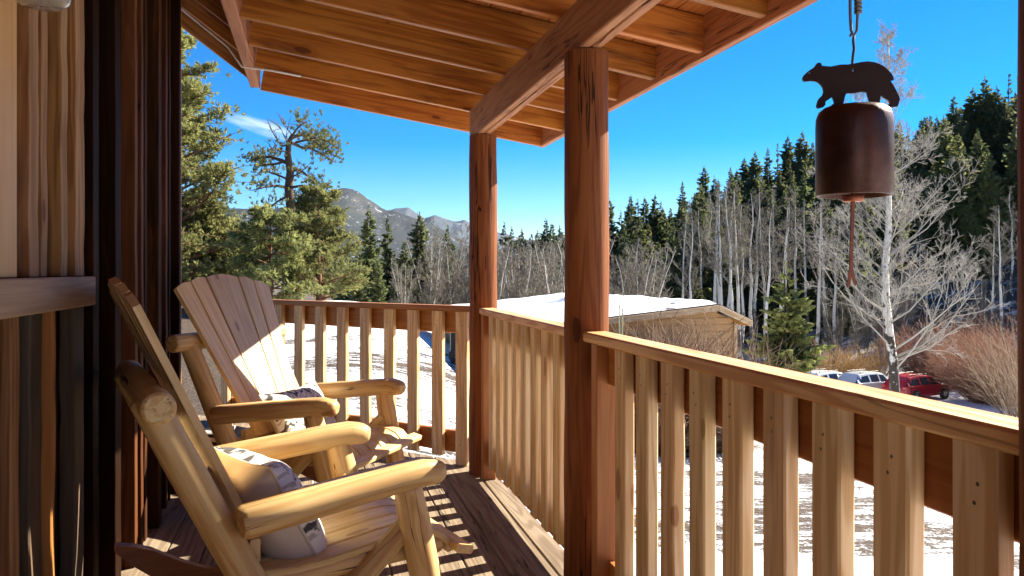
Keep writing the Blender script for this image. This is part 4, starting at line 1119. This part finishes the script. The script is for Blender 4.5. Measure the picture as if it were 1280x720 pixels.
m.add(vs, [(0, 1, 2, 3, 4), (9, 8, 7, 6, 5)]+[(i, i+5, (i+1) % 5+5, (i+1) % 5) for i in range(5)], [(w*1., z*1., 0) for w, z in pr]*2)
# siding laps on the gable
z = gz+.2
while z < .15:
    a_ = we; b2 = wf
    if z > zl-.1: a_ = we+(0-we)*max(0, (z-(zl-.06)))/(.24-zl+.06)+.05
    if z > zrr: b2 = wf*(1-(z-zrr)/(.24-zrr))-.05
    if b2-a_ > .2: m.bar(sh(.34, a_, z), sh(.34, b2, z), .022, .17, (0, 0, 1), .004)
    z += .178
m.build('wall', M['shedw'], t)
m = MB()
for w in (wf-.04, we+.04): m.bar(sh(.31, w, gz), sh(.31, w, zrr if w > 0 else zl-.06), .03, .10, rd.cross(Vector((0, 0, 1))), .004)
m.build('corner_trim', M['balus'], t)
for (w, zz, nm) in ((wl, zl, 'long'), (wr_, zrr, 'short')):
    m = MB(); m.bar(sh(0, 0, .31), sh(0, w, zz), .035, .15, (0, 0, 1), .004); m.build('fascia', M['balus'], t)
m = MB(); m.bar(sh(0, wr_, zrr), sh(Ls, wr_, zrr), .03, .14); m.bar(sh(0, wl, zl), sh(Ls, wl, zl), .03, .14); m.build('eave_board', M['shedw'], t)
for (w, zz) in ((wl, zl), (wr_, zrr)):
    m = MB(); a = sh(0, 0, .40); b2 = sh(0, w*1.02, zz+.085); up = (b2-a).cross(rd)
    if up.z < 0: up = -up
    c0 = (a+b2)/2-rd*.0; m.bar(c0, c0+rd*(Ls+.1), (b2-a).length, .03, up, .008); m.build('roof', M['shingle'], t)
# snow blanket on the long slope
vs = []; fs = []; NX, NY = 60, 46
rs4 = random.Random(3)
for j in range(NY+1):
    for i in range(NX+1):
        u = .03+(Ls-.1)*i/NX; w = wl*(1.0-.99*j/NY)
        f_ = 1-j/NY
        edge = min(1, min(i, NX-i)/2.5, (j+.0)/2., (NY-j+2)/2.)
        n = mnoise.noise(Vector((u*.9, w*.9, 2)))+.5*mnoise.noise(Vector((u*2.7, w*2.7, 5)))
        th = .085+.05*n
        if n < -.36 and j < NY*.95: th = -.02
        zz = (.415+(zl+.10-.415)*f_)+max(-.02, th*edge)
        vs.append(sh(u, w, zz))
for j in range(NY):
    for i in range(NX):
        a_ = j*(NX+1)+i; fs.append((a_, a_+1, a_+NX+2, a_+NX+1))
m = MB(); m.add(vs, fs, None, 0, True); m.build('snow_cover', M['snow'], t)
# dark post seen through the back railing
pb = base_at(566, 19)
t = thing('fence_post', 'dark post with a low rail standing in the snow beyond the back railing', 'post', tuple(pb))
m = MB(); q = pb; m.bar(q+Vector((0, 0, -.2)), q+Vector((0, 0, 1.05)), .12, .10, (0, 1, 0)); m.build('upright', M['black'], t)
m = MB(); m.bar(q+Vector((-.10, -.02, .20)), q+Vector((1.3, -.3, .18)), .08, .18); m.build('low_rail', M['black'], t)

# ------------------------------------------------------------------ cars
def make_car(paint):
    t = thing('parked_car', 'x', 'car', (0, 0, 0), 'cars parked in the snowy lot')
    # stations: x, z_bottom, z_belt, z_roof, half width low, half width belt, half width roof
    st = [(-2.30, .45, .80, .82, .74, .78, .70), (-2.24, .36, .98, 1.02, .88, .88, .74), (-2.02, .32, 1.04, 1.45, .91, .90, .64), (-1.72, .30, 1.04, 1.63, .92, .91, .63), (-.9, .28, 1.03, 1.69, .92, .92, .64), (.0, .28, 1.01, 1.68, .92, .92, .65), (.55, .28, 1.00, 1.58, .92, .91, .66), (1.05, .28, .99, 1.22, .92, .90, .72), (1.32, .28, .98, 1.00, .92, .88, .76), (1.85, .30, .90, .92, .91, .85, .74), (2.18, .36, .78, .80, .86, .78, .66), (2.32, .44, .62, .64, .70, .66, .58)]
    vs = []
    for (x, zb, zl_, zr2, a, b2, c) in st:
        vs += [Vector((x, s3*v, z)) for s3, v, z in ((1, a*.88, zb), (1, a, zb+.18), (1, b2, zl_), (1, c, zr2-.05), (1, c*.82, zr2), (-1, c*.82, zr2), (-1, c, zr2-.05), (-1, b2, zl_), (-1, a, zb+.18), (-1, a*.88, zb))]
    fs = []
    for i in range(len(st)-1):
        for j in range(10): fs.append((i*10+j, i*10+(j+1) % 10, (i+1)*10+(j+1) % 10, (i+1)*10+j))
    fs += [tuple(reversed(range(10))), tuple((len(st)-1)*10+k for k in range(10))]
    m = MB(); m.add(vs, fs); 
    o = m.build('body', paint, t)
    # glass panels set 6 mm proud
    def quad(pts, off): 
        m_ = MB(); n = (pts[1]-pts[0]).cross(pts[2]-pts[0]).normalized()
        if n.dot(off) < 0: n = -n
        m_.add([p+n*.008 for p in pts]+[p-n*.02 for p in pts], [(0, 1, 2, 3), (7, 6, 5, 4), (0, 4, 5, 1), (1, 5, 6, 2), (2, 6, 7, 3), (3, 7, 4, 0)]); return m_
    def V(i, j): return vs[i*10+j]
    def lerpq(i0, i1, s3, u0, u1, v0, v1):
        jb, jt = (2, 3) if s3 > 0 else (7, 6)
        def P(u, v):
            x = st[i0][0]+(st[i1][0]-st[i0][0])*u
            for k in range(len(st)-1):
                if st[k][0] <= x <= st[k+1][0]:
                    f_ = (x-st[k][0])/(st[k+1][0]-st[k][0]); lo_ = V(k, jb).lerp(V(k+1, jb), f_); hi_ = V(k, jt).lerp(V(k+1, jt), f_); return lo_.lerp(hi_, v)
        return [P(u0, v0), P(u1, v0), P(u1, v1), P(u0, v1)]
    for s3 in (1, -1):
        for (i0, i1, u0, u1) in ((2, 3, .35, 2.6), (4, 5, .08, .92), (5, 7, .06, .75)):
            q = lerpq(i0, i1, s3, u0 if u0 < 1 else 1, min(u1, 1.), .10, .86)
            if (i0, i1) == (2, 3): q = lerpq(2, 4, s3, .18, .92, .12, .84)
            if i0 == 5: q[2] = lerpq(5, 7, s3, 0, .48, .10, .86)[2]
            quad(q, Vector((0, s3, 0))).build('side_window', M['carglass'], t)
    q = [V(1, 2).lerp(V(2, 3), .25)*1, V(1, 7).lerp(V(2, 6), .25), V(2, 6).lerp(V(3, 6), .6), V(2, 3).lerp(V(3, 3), .6)]
    quad(q, Vector((-1, 0, .6))).build('rear_window', M['carglass'], t)
    q = [V(8, 3).lerp(V(7, 3), .1), V(8, 6).lerp(V(7, 6), .1), V(6, 6), V(6, 3)]
    quad(q, Vector((1, 0, 1))).build('windscreen', M['carglass'], t)
    for x in (-1.42, 1.42):
        for s3 in (1, -1):
            m_ = MB(); m_.lathe([(.20, -.12), (.33, -.12), (.36, -.09), (.36, .07), (.33, .10), (.22, .10)], (x, s3*.84, .36), 28, axis='y'); o = m_.build('wheel', M['tyre'], t)
            m_ = MB(); m_.lathe([(.001, .0), (.05, .0), (.06, -.03), (.20, -.03), (.235, .0), (.235, -.06), (.001, -.06)] if s3 > 0 else [(.001, 0), (.05, 0), (.06, .03), (.20, .03), (.235, 0), (.235, .06), (.001, .06)], (x, s3*.945, .36), 20, axis='y')
            for k in range(5):
                a_ = k*1.2566; m_.bar(Vector((x+.05*math.cos(a_), s3*.935, .36+.05*math.sin(a_))), Vector((x+.22*math.cos(a_), s3*.935, .36+.22*math.sin(a_))), .05, .025, (0, 1, 0))
            m_.build('rim', M['rim'], o)
            m_ = MB(); m_.lathe([(.36, -.02), (.43, -.02), (.44, .012), (.37, .012)], (x, s3*.915, .37), 28, axis='y'); m_.build('wheel_arch', M['black'], t)
    for s3 in (1, -1):
        m_ = MB(); m_.box((-2.30, s3*.74-.12, .84), (-2.12, s3*.74+.14, 1.02)); m_.build('tail_lamp', M['tail'], t)
        m_ = MB(); m_.box((2.02, s3*.66-.15, .66), (2.26, s3*.66+.15, .80)); m_.build('headlight', M['headl'], t)
        m_ = MB(); m_.bar((-1.5, s3*.50, 1.76), (.25, s3*.50, 1.75), .04, .03); 
        for x in (-1.45, -.6, .2): m_.bar((x, s3*.50, 1.66), (x, s3*.50, 1.75), .05, .03, (1, 0, 0))
        m_.build('roof_rail', M['steel'], t)
        m_ = MB(); m_.box((.74, s3*1.0-.09, 1.0), (.84, s3*1.0+.09, 1.13)); m_.build('mirror', paint, t)
    m_ = MB(); m_.box((-2.36, -.80, .36), (-2.22, .80, .58)); m_.build('bumper', M['black'], t)
    return t
hd = math.atan2(*(reversed((cam2w(.885, .466)[:2]))))
def park(c, px, zc, label):
    b_ = base_at(px, zc); c.location = b_; c.rotation_euler.z = hd; c['label'] = label; c.scale.z = .94
c1 = make_car(M['carred']); park(c1, 1147, 51.5, 'red sport utility car parked just right of the white barked tree')
c2 = make_car(M['carsil']); park(c2, 1086, 53.0, 'silver car parked just left of the white barked tree')
c3 = make_car(M['cargrey']); park(c3, 1036, 53.5, 'pale car farthest left in the row, mostly behind the railing')

# ------------------------------------------------------------------ air
bm = bmesh.new(); bmesh.ops.create_cube(bm, size=1.)
me = bpy.data.meshes.new('haze'); bm.to_mesh(me); bm.free()
hz = bpy.data.objects.new('haze', me); COL.objects.link(hz); hz['kind'] = 'stuff'
zlo, zhi = min(v[2] for v in g.data.vertices and [tuple(v.co) for v in g.data.vertices])-40, 900.
hz.scale = (18100, 18100, zhi-zlo); hz.location = (0, 0, (zhi+zlo)/2)
mh = bpy.data.materials.new('haze'); mh.use_nodes = True; nh = mh.node_tree; nh.nodes.clear()
oh = nh.nodes.new('ShaderNodeOutputMaterial'); pv = nh.nodes.new('ShaderNodeVolumePrincipled')
pv.inputs['Color'].default_value = (.55, .72, 1., 1); pv.inputs['Density'].default_value = HAZE
nh.links.new(pv.outputs[0], oh.inputs['Volume']); me.materials.append(mh)
# ------------------------------------------------------------------ light, sky, camera
EL, AZ = R(32.8), R(58.5)                       # azimuth right of the view axis
sd = cam2w(math.sin(AZ), math.cos(AZ)); sd = Vector((sd.x*math.cos(EL), sd.y*math.cos(EL), math.sin(EL))).normalized()
L = bpy.data.lights.new('sun', 'SUN'); L.energy = 4.1; L.angle = R(.53); L.color = (1, .90, .75)
lo = bpy.data.objects.new('sun', L); COL.objects.link(lo); lo.rotation_euler = (-sd).to_track_quat('-Z', 'Y').to_euler(); lo.location = (20, 0, 30)
W = bpy.data.worlds.new('World'); S.world = W; W.use_nodes = True
nt = W.node_tree; nt.nodes.clear(); q = NT(nt)
out = q.n('ShaderNodeOutputWorld'); bgk = q.n('ShaderNodeBackground'); sky = q.n('ShaderNodeTexSky')
sky.sky_type = 'NISHITA'; sky.sun_disc = False; sky.sun_elevation = EL; sky.sun_rotation = math.atan2(sd.x, sd.y)
sky.altitude = 2600; sky.air_density = 1.0; sky.dust_density = .15; sky.ozone_density = 2.2
hs = q.hsv(sky.outputs[0], .506, 1.62, .86)
# one thin cirrus wisp low in the sky at left
gd = q.n('ShaderNodeTexCoord').outputs['Generated']
cdir = (at(330, 160, 1.)-Vector((0, 0, CAMH))).normalized(); cr = (at(375, 174, 1.)-Vector((0, 0, CAMH))).normalized()
ax1 = (cr-cdir).normalized(); ax2 = cdir.cross(ax1).normalized()
def dot(a, v):
    x = q.n('ShaderNodeVectorMath', operation='DOT_PRODUCT'); q.put(x.inputs[0], a); x.inputs[1].default_value = tuple(v); return x.outputs['Value']
u = q.math('SUBTRACT', dot(gd, ax1), cdir.dot(ax1)); v = q.math('SUBTRACT', dot(gd, ax2), cdir.dot(ax2))
wn = q.noise(q.comb(q.math('MULTIPLY', u, 14.), q.math('MULTIPLY', v, 90.), 0.), 1., 4., .6)
rr = q.math('ADD', q.math('POWER', q.math('ABSOLUTE', q.math('DIVIDE', u, .050)), 2.), q.math('POWER', q.math('ABSOLUTE', q.math('DIVIDE', v, .0095)), 2.))
fr = dot(gd, cdir)
cm = q.math('MULTIPLY', q.math('MULTIPLY', q.ramp(rr, .0, 1.25, 1., 0.), q.ramp(wn, .25, .65)), q.math('GREATER_THAN', fr, .8))
skyc = q.mix(q.math('MULTIPLY', cm, .5), hs, (6.2, 6.6, 7.0))
nt.links.new(skyc, bgk.inputs[0]); bgk.inputs[1].default_value = .05; nt.links.new(bgk.outputs[0], out.inputs[0])
cam = bpy.data.cameras.new('camera'); co = bpy.data.objects.new('camera', cam); COL.objects.link(co); S.camera = co
cam.sensor_width = 36; cam.lens = F/1280*36; cam.shift_y = -(360-HY)/1280; cam.clip_end = 30000; cam.clip_start = .02
co.location = (0, 0, CAMH); co.rotation_euler = (R(90), 0, -TH)
vs_ = S.view_settings; vs_.view_transform = 'Standard'; vs_.look = 'None'; vs_.exposure = 2.3; vs_.gamma = 1
S.cycles.max_bounces = 8; S.cycles.diffuse_bounces = 5; S.cycles.use_denoising = True
